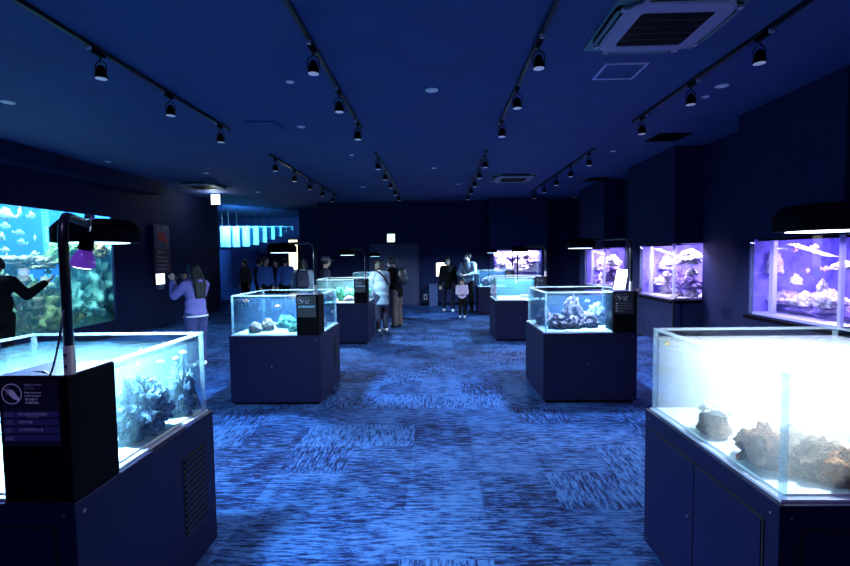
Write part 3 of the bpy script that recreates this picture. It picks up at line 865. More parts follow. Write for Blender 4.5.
# ------------------------------------------------------------------ violet aquariums in the right wall
LIL = multi('lilac_coral', [(.32, .22, .42), (.7, .58, .72), (.92, .84, .9)], 9)
PKC = multi('pinkish_white_coral', [(.55, .42, .5), (.85, .75, .78), (.95, .9, .92)], 9)
VIO = multi('violet_rock', [(.10, .06, .25), (.3, .2, .5), (.6, .48, .7)], 7)
M_VBACK = pbr('violet_tank_wall', (.24, .2, .62), .8, noise_amt=.45, nscale=5)
G2 = clear('violet_glass', (.93, .93, 1))
WAD = ['nearest violet corner aquarium set into the right wall', 'second violet corner aquarium in the right wall, bright with pale corals', 'third violet corner aquarium in the right wall, behind the white board']
for i, (a, b, g) in enumerate(BLK):
    t = thing('corner_aquarium', WAD[i], 'aquarium', (BX, a, GZ0), group='violet aquariums in the right wall')
    dep = 1.05
    link('side_glass', boxes((.02, .02, .002, .035, g - a - .003, GZ1 - GZ0 - .003)), G2, t)
    link('front_glass', boxes((.036, .02, .002, dep, .035, GZ1 - GZ0 - .003)), G2, t)
    link('corner_joint', boxes((.012, .012, .002, .05, .05, GZ1 - GZ0 - .003)), M_STRIP, t)
    link('end_joint', boxes((.012, g - a - .03, .002, .05, g - a - .004, GZ1 - GZ0 - .003)), M_EDGE, t)
    link('overflow_column', boxes((.08, (g - a) * .76, .002, .13, (g - a) * .76 + .07, GZ1 - GZ0 - .003)), M_STRIP, t)
    link('backdrop', boxes((dep - .02, .04, .002, dep, g - a - .003, GZ1 - GZ0 - .003), (.06, g - a - .02, .002, dep - .02, g - a - .004, GZ1 - GZ0 - .003)), M_VBACK, t)
    link('sand_bed', boxes((.04, .04, .002, dep - .022, g - a - .022, .03)), pbr('lilac_sand', (.7, .66, .85), .9), t)
    link('bottom_ledge', boxes((-.05, -.05, -.05, -.001, g - a + .02, -.012), (-.001, -.05, -.05, .49, -.001, -.012)), M_BLACK, t, bevel=.004)
    link('light_bar', boxes((.05, .15, GZ1 - GZ0 - .03, .22, g - a - .1, GZ1 - GZ0 - .004)), M_BLACK, t)
    mid = (BX + .55, (a + g) / 2, GZ0 + .35)
    vc = [(.45, .38, 1), (.70, .62, 1), (.66, .56, 1)][i]; vp = [52, 85, 85][i]
    light('violet_aquarium_light', 'AREA', (BX + .14, (a + g) / 2, GZ1 - .045), vp, vc, (BX + .45, (a + g) / 2, GZ0), .16, size_y=(g - a) * .85)
    light('violet_aquarium_light', 'AREA', (BX + .5, a + .13, GZ1 - .045), vp, vc, (BX + .5, a + .5, GZ0), .7, size_y=.14)
cA = BLK[0][0]
ORDN = ['first', 'second', 'third', 'fourth', 'fifth']
VG = 'corals in the violet aquariums'
def inblock(u, v, X, a):
    p = at(u, v, X=X)
    return p if p.y > a + .24 else at(u, v, Y=a + .24)

for i, (u, v, X, s, mt, lb) in enumerate([
        (785, 304, 4.45, (.3, .4, .17), LIL, 'lilac coral ridge left of centre in the nearest violet aquarium'),
        (806, 306, 4.45, (.3, .3, .17), PKC, 'pinkish coral ridge in the centre of the nearest violet aquarium'),
        (829, 308, 4.42, (.3, .35, .2), PKC, 'pale coral heap at the right of the nearest violet aquarium'),
        (796, 285, 4.45, (.12, .12, .13), PKC, 'round pink mushroom coral on the lilac ridge'),
        (775, 274, 4.35, (.16, .2, .3), LIL, 'lilac coral cluster by the white column, nearest violet aquarium'),
        (757, 277, 4.4, (.16, .18, .14), LIL, 'lilac coral at the far left of the nearest violet aquarium'),
        (845, 270, 4.45, (.2, .3, .09), PKC, 'white plate coral high at the right edge of the picture'),
        (782, 245, 4.6, (.2, .15, .2), LIL, 'small lilac coral high beside the white column'),
        (822, 294, 4.4, (.09, .12, .16), PKC, 'pale upright plate coral right of the round mushroom coral')]):
    p = at(u, v, X=X)
    rock('reef_coral', lb, p, s, mt, 70 + i, 'coral', VG, rough=.45, fine=.2)
rock('reef_rock', 'long violet rock along the bottom of the nearest violet aquarium', (4.62, 5.55, GZ0 + .03), (.5, 1.2, .22), VIO, 82, 'rock', rough=.5)
for i, (u, v, X, s, mt, lb) in enumerate([
        (655, 262, 4.5, (.3, .4, .3), PKC, 'bright pale coral at the upper left of the second violet aquarium'),
        (660, 285, 4.4, (.25, .5, .16), PKC, 'pale slanting coral ridge in the second violet aquarium'),
        (690, 262, 4.4, (.35, .3, .22), PKC, 'white coral in the upper right of the second violet aquarium'),
        (690, 290, 4.42, (.4, .3, .26), VIO, 'violet rock at the right of the second violet aquarium'),
        (668, 292, 4.5, (.25, .4, .2), LIL, 'lilac rock in the lower middle of the second violet aquarium'),
        (666, 270, 4.6, (.3, .3, .3), LIL, 'lilac coral in the middle of the second violet aquarium'),
        (597, 270, 4.45, (.3, .5, .3), PKC, 'pale coral at the left of the third violet aquarium'),
        (598, 284, 4.4, (.3, .5, .25), VIO, 'violet rock low at the left of the third violet aquarium'),
        (612, 266, 4.4, (.35, .3, .25), PKC, 'pale coral at the upper right of the third violet aquarium'),
        (611, 282, 4.4, (.35, .3, .35), VIO, 'violet rock at the right of the third violet aquarium')]):
    p = inblock(u, v, X, BLK[1][0] if u > 630 else BLK[2][0])
    rock('reef_coral', lb, p, s, mt, 90 + i, 'coral', VG, rough=.5, fine=.22)
WHERE = ['at the top', 'in the upper middle', 'in the lower middle', 'near the sand']
rv = random.Random(5)
for k_, (nm_, u0, u1, v0, v1, X_) in enumerate((('second', 644, 700, 258, 298, 4.42), ('third', 590, 619, 261, 288, 4.45))):
    for r_ in range(4):
        for c_ in range(4 if k_ == 0 else 3):
            u = u0 + (u1 - u0) * (c_ + .5 + rv.uniform(-.25, .25)) / (4 if k_ == 0 else 3); v = v0 + (v1 - v0) * (r_ + .8 + rv.uniform(-.2, .2)) / 4
            sz_ = rv.uniform(.14, .26)
            p = inblock(u, v, X_ + rv.uniform(-.1, .15), BLK[1 + k_][0])
            rock('reef_coral', 'small pale coral %s of the %s violet aquarium, %s from left' % (WHERE[r_], nm_, ORDN[c_]), p, (sz_, sz_ * 1.1, sz_ * rv.uniform(.7, 1.1)), [PKC, LIL, PKC, VIO][rv.randrange(4)], 130 + k_ * 20 + r_ * 4 + c_, 'coral', VG, rough=.6, fine=.3)
for i, (u, v, lb) in enumerate([(808, 271, 'small pink fish in the middle of the nearest violet aquarium'), (826, 269, 'small pale fish right of centre in the nearest violet aquarium'),
                                (795, 250, 'small pink fish near the top of the nearest violet aquarium'), (815, 247, 'slim violet fish near the top right of the nearest violet aquarium')]):
    fish('small_fish', lb, at(u, v, X=4.4), [1.2, 1.8, 1.5, 1.7][i], .11, pbr('pink_fish', (.8, .45, .55), .4), VG.replace('corals', 'fish'))
# rear aquarium
t = thing('rear_aquarium', 'violet aquarium in the back wall behind the right-hand tanks', 'aquarium', (q0.x, 15.0, RZ0))
w, h = q1.x - q0.x, RZ1 - RZ0
link('glass', boxes((.003, .02, .002, w - .003, .04, h - .003)), G2, t)
link('centre_joint', boxes((w * .5 - .02, .012, .002, w * .5 + .02, .05, h - .003)), M_BLACK, t)
link('end_joint', boxes((w - .12, .05, .002, w - .06, .12, h - .003)), M_EDGE, t)
link('backdrop', boxes((.003, .55, .002, w - .003, .57, h - .003)), M_VBACK, t)
link('sand_bed', boxes((.003, .05, .002, w - .003, .548, .03)), MATS['lilac_sand'], t)
light('rear_aquarium_light', 'AREA', ((q0.x + q1.x) / 2, 15.12, RZ1 - .03), 130, (.66, .56, 1), ((q0.x + q1.x) / 2, 15.4, RZ0), w * .9, size_y=.12)
for i, (u, v, s, mt, lb) in enumerate([
        (501, 266, (.35, .3, .28), PKC, 'pale coral at the left of the rear aquarium'), (509, 272, (.45, .3, .3), LIL, 'lilac coral left of centre in the rear aquarium'),
        (512, 259, (.35, .25, .2), VIO, 'violet rock high at the left of the rear aquarium'), (525, 272, (.45, .3, .3), PKC, 'pale coral right of centre in the rear aquarium'),
        (533, 264, (.4, .3, .3), VIO, 'violet rock at the right of the rear aquarium'), (524, 257, (.3, .25, .16), LIL, 'lilac coral near the top of the rear aquarium')]):
    rock('reef_coral', lb, at(u, v, Y=15.3), s, mt, 110 + i, 'coral', 'corals in the rear aquarium', rough=.5, fine=.22)

for r_ in range(3):
    for c_ in range(5):
        sz_ = rv.uniform(.18, .34)
        p = at(498 + 9 * c_ + rv.uniform(-2, 2), 257 + 7.5 * r_ + rv.uniform(-1.5, 1.5), Y=15.3 + rv.uniform(-.08, .1))
        rock('reef_coral', 'small pale coral %s of the rear aquarium, %s from left' % (WHERE[r_], ORDN[c_]), p, (sz_, sz_ * .7, sz_ * .8), [PKC, LIL, PKC, VIO][rv.randrange(4)], 180 + r_ * 5 + c_, 'coral', 'corals in the rear aquarium', rough=.6, fine=.3)

# ------------------------------------------------------------------ ceiling: tracks, spots, cassettes, downlights
TRK = [('far left', -2.91), ('inner left', -1.045), ('inner right', .885), ('far right', 2.73)]
NEAR = [4.08, 5.15, 6.35]; FAR = [8.5, 9.65, 10.8, 12.0, 13.2]
def make_spot():
    t = thing('track_spotlight', 'x', 'spotlight')
    link('adapter', boxes((-.02, -.09, -.052, .02, .07, -.018)), M_BLACK, t, bevel=.004)
    link('adapter_end', boxes((-.017, -.125, -.05, .017, -.092, -.02)), M_LGREY, t, bevel=.003)
    bm = bmesh.new()
    tube(bm, [(0, .03, -.05), (0, .03, -.085)], .008, 10)
    for s in (-1, 1): tube(bm, bend((0, .03, -.085), (s * .05, .03, -.11), (s * .05, .03, -.20), .03, 5), .006, 8)
    link('yoke', bm, M_BLACKM, t, smooth=True)
    bm = bmesh.new()
    loft(bm, [[(x, y + .03, z) for x, y in circ(r, 24)] for z, r in ((-.125, .014), (-.135, .026), (-.165, .036), (-.20, .045), (-.236, .052), (-.24, .052), (-.238, .0475))])
    hs = link('housing', bm, M_BLACK, t, smooth=False)
    bm = bmesh.new(); prism(bm, circ(.0465, 24, 0, .03), -.2405, -.2385)
    link('lens', bm, M_LENS, t)
    return t
proto = make_spot()
first = True
ORD = ['nearest', 'second', 'third', 'fourth', 'fifth']
for nm, X in TRK:
    for seg, ys in (('near', NEAR), ('rear', FAR)):
        a, b = (1.2, 6.62) if seg == 'near' else (8.28, 13.75)
        tr = thing('light_track', 'black ceiling light track, %s row, %s section' % (nm, seg), 'light track', (X, a, CEIL), group='ceiling light tracks')
        link('rail', boxes((-.018, 0, -.036, .018, b - a, -.001)), M_BLACKM, tr, bevel=.003)
        link('end_cap', boxes((-.02, b - a, -.038, .02, b - a + .012, -.001)), M_BLACK, tr)
        for k, y in enumerate(ys):
            s = proto if first else dup(proto)
            first = False
            s.location = (X, y, CEIL - .019)
            tag(s, 'black track spotlight, %s of the %s section on the %s ceiling track' % (ORD[k], seg, nm), 'spotlight', 'track spotlights')
            tgt = {'far left': (-3.4, y + .3), 'inner left': (-.35, y + .25), 'inner right': (.25, y + .25), 'far right': (2.9, y + .3)}[nm]
            light('spot_beam', 'SPOT', (X, y + .03, CEIL - .265), 16 if 'inner' in nm else 4, (.18, .42, 1), (tgt[0], tgt[1], 0), .03, R(36) if 'inner' in nm else R(48), .6)

for X, tg in ((-1.045, (-1.7, 1.5, .9)), (.885, (1.9, 1.5, .8))):  # unseen spots without lamp heads, added to brighten the near box and cabinet fronts
    light('spot_beam', 'SPOT', (X, .35, CEIL - .265), 75, (.5, .4, 1), tg, .03, R(60), .8)
def cassette(x, y, s, label, mats):
    base, frame = mats
    t = thing('ceiling_air_conditioner', label, 'air conditioner', (x, y, CEIL), group='ceiling air conditioners')
    h = s / 2
    link('mounting_plate', boxes((-h, -h, -.018, h, h, -.001)), base, t, bevel=.004)
    # lowered frame with round corners around the square intake grille
    n = 56
    prof = [(.80, -.018, 5), (.84, -.04, 5), (.84, -.058, 5), (.81, -.07, 5), (.58, -.074, 16), (.56, -.062, 16)]
    bm = bmesh.new()
    loft(bm, [[(px, py, z) for px, py in circ(h * k, n, 0, 0, p)] for k, z, p in prof], cap=False)
    link('frame', bm, frame, t)
    bm = bmesh.new()
    loft(bm, [[(px, py, z) for px, py in circ(h * k, n, 0, 0, 5)] for k, z in ((.842, -.056), (.852, -.060), (.842, -.064), (.832, -.060), (.842, -.056))], cap=False)
    link('frame_edge', bm, M_LGREY, t, smooth=True)
    g = link('grille', boxes((-h * .565, -h * .565, -.066, h * .565, h * .565, -.045)), M_BLACK, t)
    link('slat', boxes(*[(-h * .55, -h * .55 + k * h * .22, -.069, h * .55, -h * .55 + k * h * .22 + .004, -.0665) for k in range(6)]), pbr('dark_grey_plastic', (.05, .05, .09), .5), g)
    for k in range(4):
        M = Matrix.Rotation(R(90) * k, 4, 'Z')
        bm = bmesh.new(); prism(bm, circ(h * .60, 24, 0, h * .885, 6, h * .075), -.045, -.0185, M)
        sl_ = link('outlet_slot', bm, M_BLACK, t)
        bm = bmesh.new(); prism(bm, circ(h * .56, 20, 0, h * .92, 6, h * .03), -.058, -.0455, M)
        link('louvre', bm, base, sl_)
        for sx in (-.62, .62):
            bm = bmesh.new(); box(bm, h * (sx - .045), h * .82, -.067, h * (sx + .045), h * .90, -.046, M)
            link('corner_clip', bm, M_LGREY, t)
    return t
cassette(1.815, 3.885, .97, 'large ceiling air conditioner with dark square grille at the upper right', (pbr('teal_grey_plate', (.10, .2, .25), .6), pbr('lavender_grey_plastic', (.3, .28, .48), .5)))
p = at(513, 177, Z=CEIL); cassette(p.x, p.y, 1.0, 'small far ceiling air conditioner right of the inner right track', (MATS['teal_grey_plate'], M_GREY))
p = at(203, 184.5, Z=CEIL); cassette(p.x, p.y, 1.0, 'far ceiling air conditioner beside the hanging white sign', (MATS['teal_grey_plate'], M_GREY))
# access hatch
pa, pb, pc_ = at(592, 79, Z=CEIL), at(631, 79, Z=CEIL), at(648, 62, Z=CEIL)
x0, x1, y1, y0 = pa.x, pb.x, pa.y, pc_.y
t = thing('ceiling_hatch', 'square ceiling hatch with pale metal frame beside the large air conditioner', 'hatch', ((x0 + x1) / 2, (y0 + y1) / 2, CEIL))
a, b = (x1 - x0) / 2, (y1 - y0) / 2
link('hatch_frame', boxes((-a, -b, -.012, a, -b + .02, -.001), (-a, b - .02, -.012, a, b, -.001), (-a, -b + .02, -.012, -a + .02, b - .02, -.001), (a - .02, -b + .02, -.012, a, b - .02, -.001)), pbr('lilac_metal', (.75, .65, .95), .4), t)
link('hatch_panel', boxes((-a + .02, -b + .02, -.008, a - .02, b - .02, -.001)), M_CEIL, t)
for (u, v, s, lb) in ((668, 137, .5, 'dark square ceiling vent near the right wall'), (597, 179, .5, 'dark square ceiling vent farther back near the right wall'), (265, 125.5, .42, 'faint square ceiling hatch left of the inner left track')):
    p = at(u, v, Z=CEIL)
    t = thing('ceiling_vent', lb, 'vent', (p.x, p.y, CEIL), group='flat ceiling vents')
    link('frame', boxes((-s / 2, -s / 2, -.012, s / 2, s / 2, -.001)), M_BLACK if 'vent' in lb else M_CEIL, t, bevel=.004)
    link('slat', boxes(*[(-s / 2 + .03, -s / 2 + .04 + k * s * .13, -.018, s / 2 - .03, -s / 2 + .05 + k * s * .13, -.0125) for k in range(7)]) if 'vent' in lb else boxes((-s / 2 + .02, -s / 2 + .02, -.015, s / 2 - .02, s / 2 - .02, -.0125)), M_BLACK if 'vent' in lb else M_CEIL, t)
DL = [(8, 102, .07, 'at the upper left edge of the picture'), (290, 81.5, .045, 'left of the first spotlight on the inner left track'), (301, 126.5, .06, 'white, left of the third spotlight on the inner left track'),
      (431.6, 90, .07, 'in the middle of the ceiling between the inner tracks'), (351.7, 155, .04, 'left of the gap in the inner left track'), (434, 168, .055, 'far back in the middle of the ceiling'),
      (458.5, 184, .05, 'far back just left of the inner right track'), (363, 187, .07, 'far back left of the rear inner left track'), (722, 85.5, .07, 'right of the far right track, larger of two'),
      (705.5, 96.5, .04, 'right of the far right track, smaller of two'), (613, 151, .05, 'right of the rear far right track'), (575, 197, .06, 'above the third violet aquarium'),
      (108, 161.5, .05, 'above the left soffit'), (206, 173, .06, 'just in front of the hanging white sign'), (258, 192, .07, 'behind the hanging white sign')]
for u, v, r, lb in DL:
    p = at(u, v, Z=CEIL)
    t = thing('ceiling_downlight', 'small round pale ceiling fitting ' + lb, 'ceiling light', (p.x, p.y, CEIL), group='round ceiling fittings')
    bm = bmesh.new(); loft(bm, [[(x, y, z) for x, y in circ(rr, 24)] for rr, z in ((r, -.001), (r, -.006), (r * .75, -.012), (r * .7, -.008))])
    link('trim_ring', bm, M_WHITE, t)
    bm = bmesh.new(); prism(bm, circ(r * .66, 20), -.0125, -.009)
    link('lens', bm, M_DIM, t)

# ------------------------------------------------------------------ signs and wall fittings
def exit_sign(u, v, Y, w, h, label, face, rod):
    p = at(u, v, Y=Y)
    t = thing('exit_sign', label, 'sign', p)
    link('sign_case', boxes((-w / 2, 0, -h / 2, w / 2, .05, h / 2)), M_GREY, t, bevel=.005)
    f = link('sign_face', boxes((-w / 2 + .01, -.006, -h / 2 + .01, w / 2 - .01, -.001, h / 2 - .01)), face, t)
    if rod:
        bm = bmesh.new()
        for s in (-.06, .06): tube(bm, [(s, .025, h / 2), (s, .025, CEIL - p.z)], .006, 8)
        link('hanger', bm, M_BLACKM, t)
    # running figure and door
    bm = bmesh.new()
    M = Matrix.Translation((0, -.0065, 0)) @ Matrix.Rotation(R(90), 4, 'X') @ Matrix.Scale(h * .8, 4)
    prism(bm, circ(.08, 14, -.05, .3), 0, .004, M)
    for pts in ([(-.12, .2), (.06, .22), (.04, -.05), (-.08, -.05)], [(-.08, -.05), (.0, -.05), (-.12, -.38), (-.2, -.38)], [(-.02, -.05), (.05, -.05), (.2, -.28), (.12, -.33)], [(-.12, .2), (-.08, .12), (-.26, .0), (-.3, .06)], [(.05, .2), (.05, .12), (.2, .04), (.24, .1)]):
        prism(bm, pts, 0, .004, M)
    prism(bm, [(.28, -.42), (.36, -.42), (.36, .42), (.28, .42)], 0, .004, M)
    link('running_figure', bm, pbr('exit_green', (.15, .55, .35), .5, emit=(.3, .9, .6), es=1.2), f)
    return t
exit_sign(215.5, 199.5, 13, .25, .29, 'white glowing exit sign hanging from the ceiling at the left', led('white_sign_glow', (.85, 1, .95), 7), True)
exit_sign(391, 238, YB - .06, .26, .27, 'small green-white exit sign above the back door', led('green_sign_glow', (.6, 1, .75), 5), False)
pe = at(215.5, 199.5, Y=12.9)
light('exit_sign_light', 'POINT', (pe.x, pe.y - .1, pe.z), 13, (.85, .95, .95), size=.1)
# information poster with picture of a red fish, left wall
pa, pb = at(149.5, 224, X=XL), at(165.5, 228, X=XL)
zb = at(157, 273, X=XL).z
t = thing('fish_poster', 'tall dark maroon poster with red fish picture on the left wall', 'poster', (XL, (pa.y + pb.y) / 2, (pa.z + zb) / 2))
hy, hz = (pb.y - pa.y) / 2, (pa.z - zb) / 2
link('board', boxes((.002, -hy, -hz, .09, hy, hz)), pbr('maroon_board', (.05, .025, .07), .5), t, bevel=.004)
pic = link('picture', boxes((.0905, -hy + .02, 0.0, .093, hy - .02, hz - .02)), pbr('dim_blue_picture', (.07, .09, .17), .5, noise_amt=.7, nscale=7), t)
bm = bmesh.new()
M = Matrix.Translation((.0935, 0, hz * .48)) @ Matrix.Rotation(R(90), 4, 'Z') @ Matrix.Rotation(R(90), 4, 'X') @ Matrix.Rotation(R(-25), 4, 'Z')
prism(bm, circ(hy * .62, 20, 0, 0, 2, hy * .3), 0, .002, M); prism(bm, [(hy * .5, 0), (hy * .85, .1), (hy * .8, -.1)], 0, .002, M); prism(bm, [(-.1, hy * .24), (.1, hy * .24), (.02, hy * .5)], 0, .002, M)
link('red_fish_print', bm, pbr('red_print', (.5, .05, .04), .5), pic)
MT = Matrix.Rotation(R(90), 4, 'Z') @ Matrix.Rotation(R(90), 4, 'X')
for k, (s, sz, wd) in enumerate((('アカハタ', .09, .3), ('Blacktip grouper', .05, .42), ('インド太平洋のサンゴ礁', .045, .45), ('にすむ魚です。', .045, .45), ('岩かげが好きです。', .045, .4))):
    text('lettering', s, sz, M_PRINT, t, Matrix.Translation((.091, -hy + .1, -.12 - k * .1)) @ MT, width=wd)
t = thing('lit_label', 'small bright white label panel under the red fish poster', 'sign', (XL, at(158, 279, X=XL).y, at(158, 279, X=XL).z))
link('case', boxes((.0, -.20, -.15, .06, .20, .15)), M_BLACK, t)
link('lit_face', boxes((.0605, -.18, -.13, .064, .18, .13)), led('label_glow', (.8, .85, 1), 2.6), t)
link('bracket', boxes((.002, -.1, -.26, .08, .12, -.152)), pbr('blue_grey_plastic', (.12, .18, .32), .5), t, bevel=.01)
# warm lit sign behind the woman in black, low blue box beside it
p = at(441.5, 269.5, Y=YB - .02)
t = thing('lit_wall_sign', 'warm white glowing sign on the back wall behind the woman in black', 'sign', p)
link('sign_case', boxes((-.19, -.03, -.24, .19, .018, .24)), M_BLACK, t, bevel=.004)
link('lit_face', boxes((-.17, -.036, -.22, .17, -.031, .22)), led('warm_sign_glow', (1, .86, .7), 5), t)
pa, pb = at(429.5, 284, Y=15.3), at(437.5, 304, Y=15.3)
t = thing('waste_bin', 'low blue-grey box standing by the back wall right of the door', 'box', ((pa.x + pb.x) / 2, 15.35, 0))
link('body', boxes((-.14, -.12, 0, .14, .12, pa.z - .03)), pbr('blue_grey_box', (.05, .07, .2), .5), t, bevel=.006)
link('lid', boxes((-.145, -.125, pa.z - .029, .145, .125, pa.z)), pbr('blue_grey_box', (.05, .07, .2), .5), t, bevel=.006)
p = at(425.5, 297, Y=YB - .002)
t = thing('wall_socket', 'small pale socket plate low on the back wall right of the door', 'socket', p)
link('plate', boxes((-.06, -.01, -.1, .06, 0, .1)), M_LGREY, t, bevel=.003)
link('outlet', boxes((-.025, -.013, -.05, .025, -.0105, .05)), M_BLACK, t)
# white information board leaning between the aquariums of the right wall
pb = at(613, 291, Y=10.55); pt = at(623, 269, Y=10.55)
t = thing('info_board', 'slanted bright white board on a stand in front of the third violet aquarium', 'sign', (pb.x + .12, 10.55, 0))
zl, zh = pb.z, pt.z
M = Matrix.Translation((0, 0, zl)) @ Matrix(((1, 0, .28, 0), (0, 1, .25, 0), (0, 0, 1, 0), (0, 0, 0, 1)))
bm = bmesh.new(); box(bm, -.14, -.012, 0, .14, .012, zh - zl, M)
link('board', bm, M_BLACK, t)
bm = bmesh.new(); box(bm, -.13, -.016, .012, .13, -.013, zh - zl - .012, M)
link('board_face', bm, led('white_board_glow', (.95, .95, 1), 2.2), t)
bm = bmesh.new(); tube(bm, [(0, .02, .02), (0, .02, zl + .05)], .015); prism(bm, circ(.14, 20, 0, .02), 0, .02)
link('stand', bm, M_BLACKM, t)
# dark tilted label stands
for (u, v, X, lb) in ((673.5, 297, 3.95, 'dark tilted label stand in front of the second violet aquarium'), (637, 291, 3.95, 'dark tilted label stand at the far end of the second violet aquarium')):
    p = at(u, v, X=X)
    t = thing('label_stand', lb, 'sign', (p.x, p.y, 0), group='tilted label stands')
    M = Matrix.Translation((0, 0, p.z)) @ Matrix.Rotation(R(-38), 4, 'Y')
    bm = bmesh.new(); box(bm, -.075, -.10, -.007, .075, .10, .007, M)
    lp = link('label_plate', bm, M_BLACK, t, bevel=.003)
    bm = bmesh.new(); box(bm, -.068, -.093, .0075, .068, .093, .0095, M)
    link('label_face', bm, M_SIGN, lp)
    bm = bmesh.new(); tube(bm, [(0, 0, .015), (0, 0, p.z - .01)], .014); prism(bm, circ(.13, 20), 0, .018)
    link('stand', bm, M_BLACKM, t)

# hanging pale blue boards in the far room
HB = [(221, 231, 247), (227, 240, 247), (235, 250, 246.5), (244, 259, 245), (253, 267, 242.5), (261, 275, 239.5), (269, 282, 236.5), (277, 287, 233), (284, 293, 230.5)]
M_BOARD = clear('pale_blue_board', (.5, .8, .95), haze=(.45, .8, .95), haze_amt=.93, gloss=.3)
for i, (ua, ub, vb) in enumerate(HB):
    Y = 16.2 + .28 * i
    a, b, tp = at(ua, vb, Y=Y), at(ub, vb, Y=Y), at(ua, 226.3, Y=Y)
    t = thing('hanging_board', 'pale blue hanging board, %s from the left in the stepped row' % ['first', 'second', 'third', 'fourth', 'fifth', 'sixth', 'seventh', 'eighth', 'last'][i], 'hanging board', ((a.x + b.x) / 2, Y, tp.z), group='stepped hanging boards')
    hw = (b.x - a.x) / 2
    bm = bmesh.new(); box(bm, -hw, -.015, a.z - tp.z, hw, .015, 0)
    link('board', bm, M_BOARD, t)
    bm = bmesh.new()
    for s in (-.6, .6): tube(bm, [(s * hw, 0, 0), (s * hw, 0, CEIL - tp.z)], .005, 6)
    link('wire', bm, M_BLACKM, t)
light('hanging_board_fill', 'AREA', (-7.0, 15.0, 3.0), 125, (.15, .62, 1), (-7.1, 17.4, 2.55), .4, spread=R(75))  # unseen blue lamp added to brighten the hanging boards
light('far_room_light', 'AREA', (-6.3, 16.4, 1.2), 0.1, (.1, .3, 1), (-6.3, 16.4, 3), 1.2)
# warm lit panel in the far room
pa, pb = at(288, 240, Y=17.05), at(299, 284, Y=17.05)
t = thing('lit_display_panel', 'tall cream glowing panel in the far room left of the blue column', 'display', ((pa.x + pb.x) / 2, 17.05, 0))
link('lit_face', boxes((-(pb.x - pa.x) / 2 + .02, -.01, .75, (pb.x - pa.x) / 2 - .02, -.001, pa.z)), led('cream_panel_glow', (1, .86, .58), 2.3), t)
link('frame', boxes((-(pb.x - pa.x) / 2, 0, 0, (pb.x - pa.x) / 2, .08, pa.z + .03)), M_BLACK, t)


# ------------------------------------------------------------------ people
def cone(bm, p0, r0, p1, r1, n=14):
    """closed round-ended tapered limb"""
    p0, p1 = Vector(p0), Vector(p1)
    d = p1 - p0
    L_ = d.length
    if L_ < 1e-6: d = Vector((0, 0, 1))
    d = d.normalized()
    ref = Vector((0, 0, 1)) if abs(d.z) < .9 else Vector((1, 0, 0))
    u = d.cross(ref).normalized(); w = d.cross(u)
    rings = []
    for a in (-80, -50, -20): rings.append((p0 + d * r0 * math.sin(R(a)), r0 * math.cos(R(a))))
    rings.append((p0, r0)); rings.append((p1, r1))
    for a in (20, 50, 80): rings.append((p1 + d * r1 * math.sin(R(a)), r1 * math.cos(R(a))))
    loft(bm, [[c + (u * math.cos(2 * math.pi * k / n) - w * math.sin(2 * math.pi * k / n)) * r for k in range(n)] for c, r in rings])
    bmesh.ops.recalc_face_normals(bm, faces=bm.faces)


def ell(bm, c, r, M=None):
    T = Matrix.Translation(c) @ (M or Matrix()) @ Matrix.Diagonal((*r, 1))
    bmesh.ops.create_uvsphere(bm, u_segments=16, v_segments=10, radius=1, matrix=T)


def solid(name, bm, mat, parent, voxel=.012, smooth=6, k=.5):
    o = link(name, bm, mat, parent)
    bake(o, [('REMESH', dict(mode='VOXEL', voxel_size=voxel)), ('SMOOTH', dict(factor=k, iterations=smooth))])
    o.data.materials.clear(); o.data.materials.append(mat)
    for p in o.data.polygons: p.use_smooth = True
    return o


SKIN = pbr('skin', (.55, .36, .28), .6)
HAIR = pbr('black_hair', (.012, .010, .012), .55)


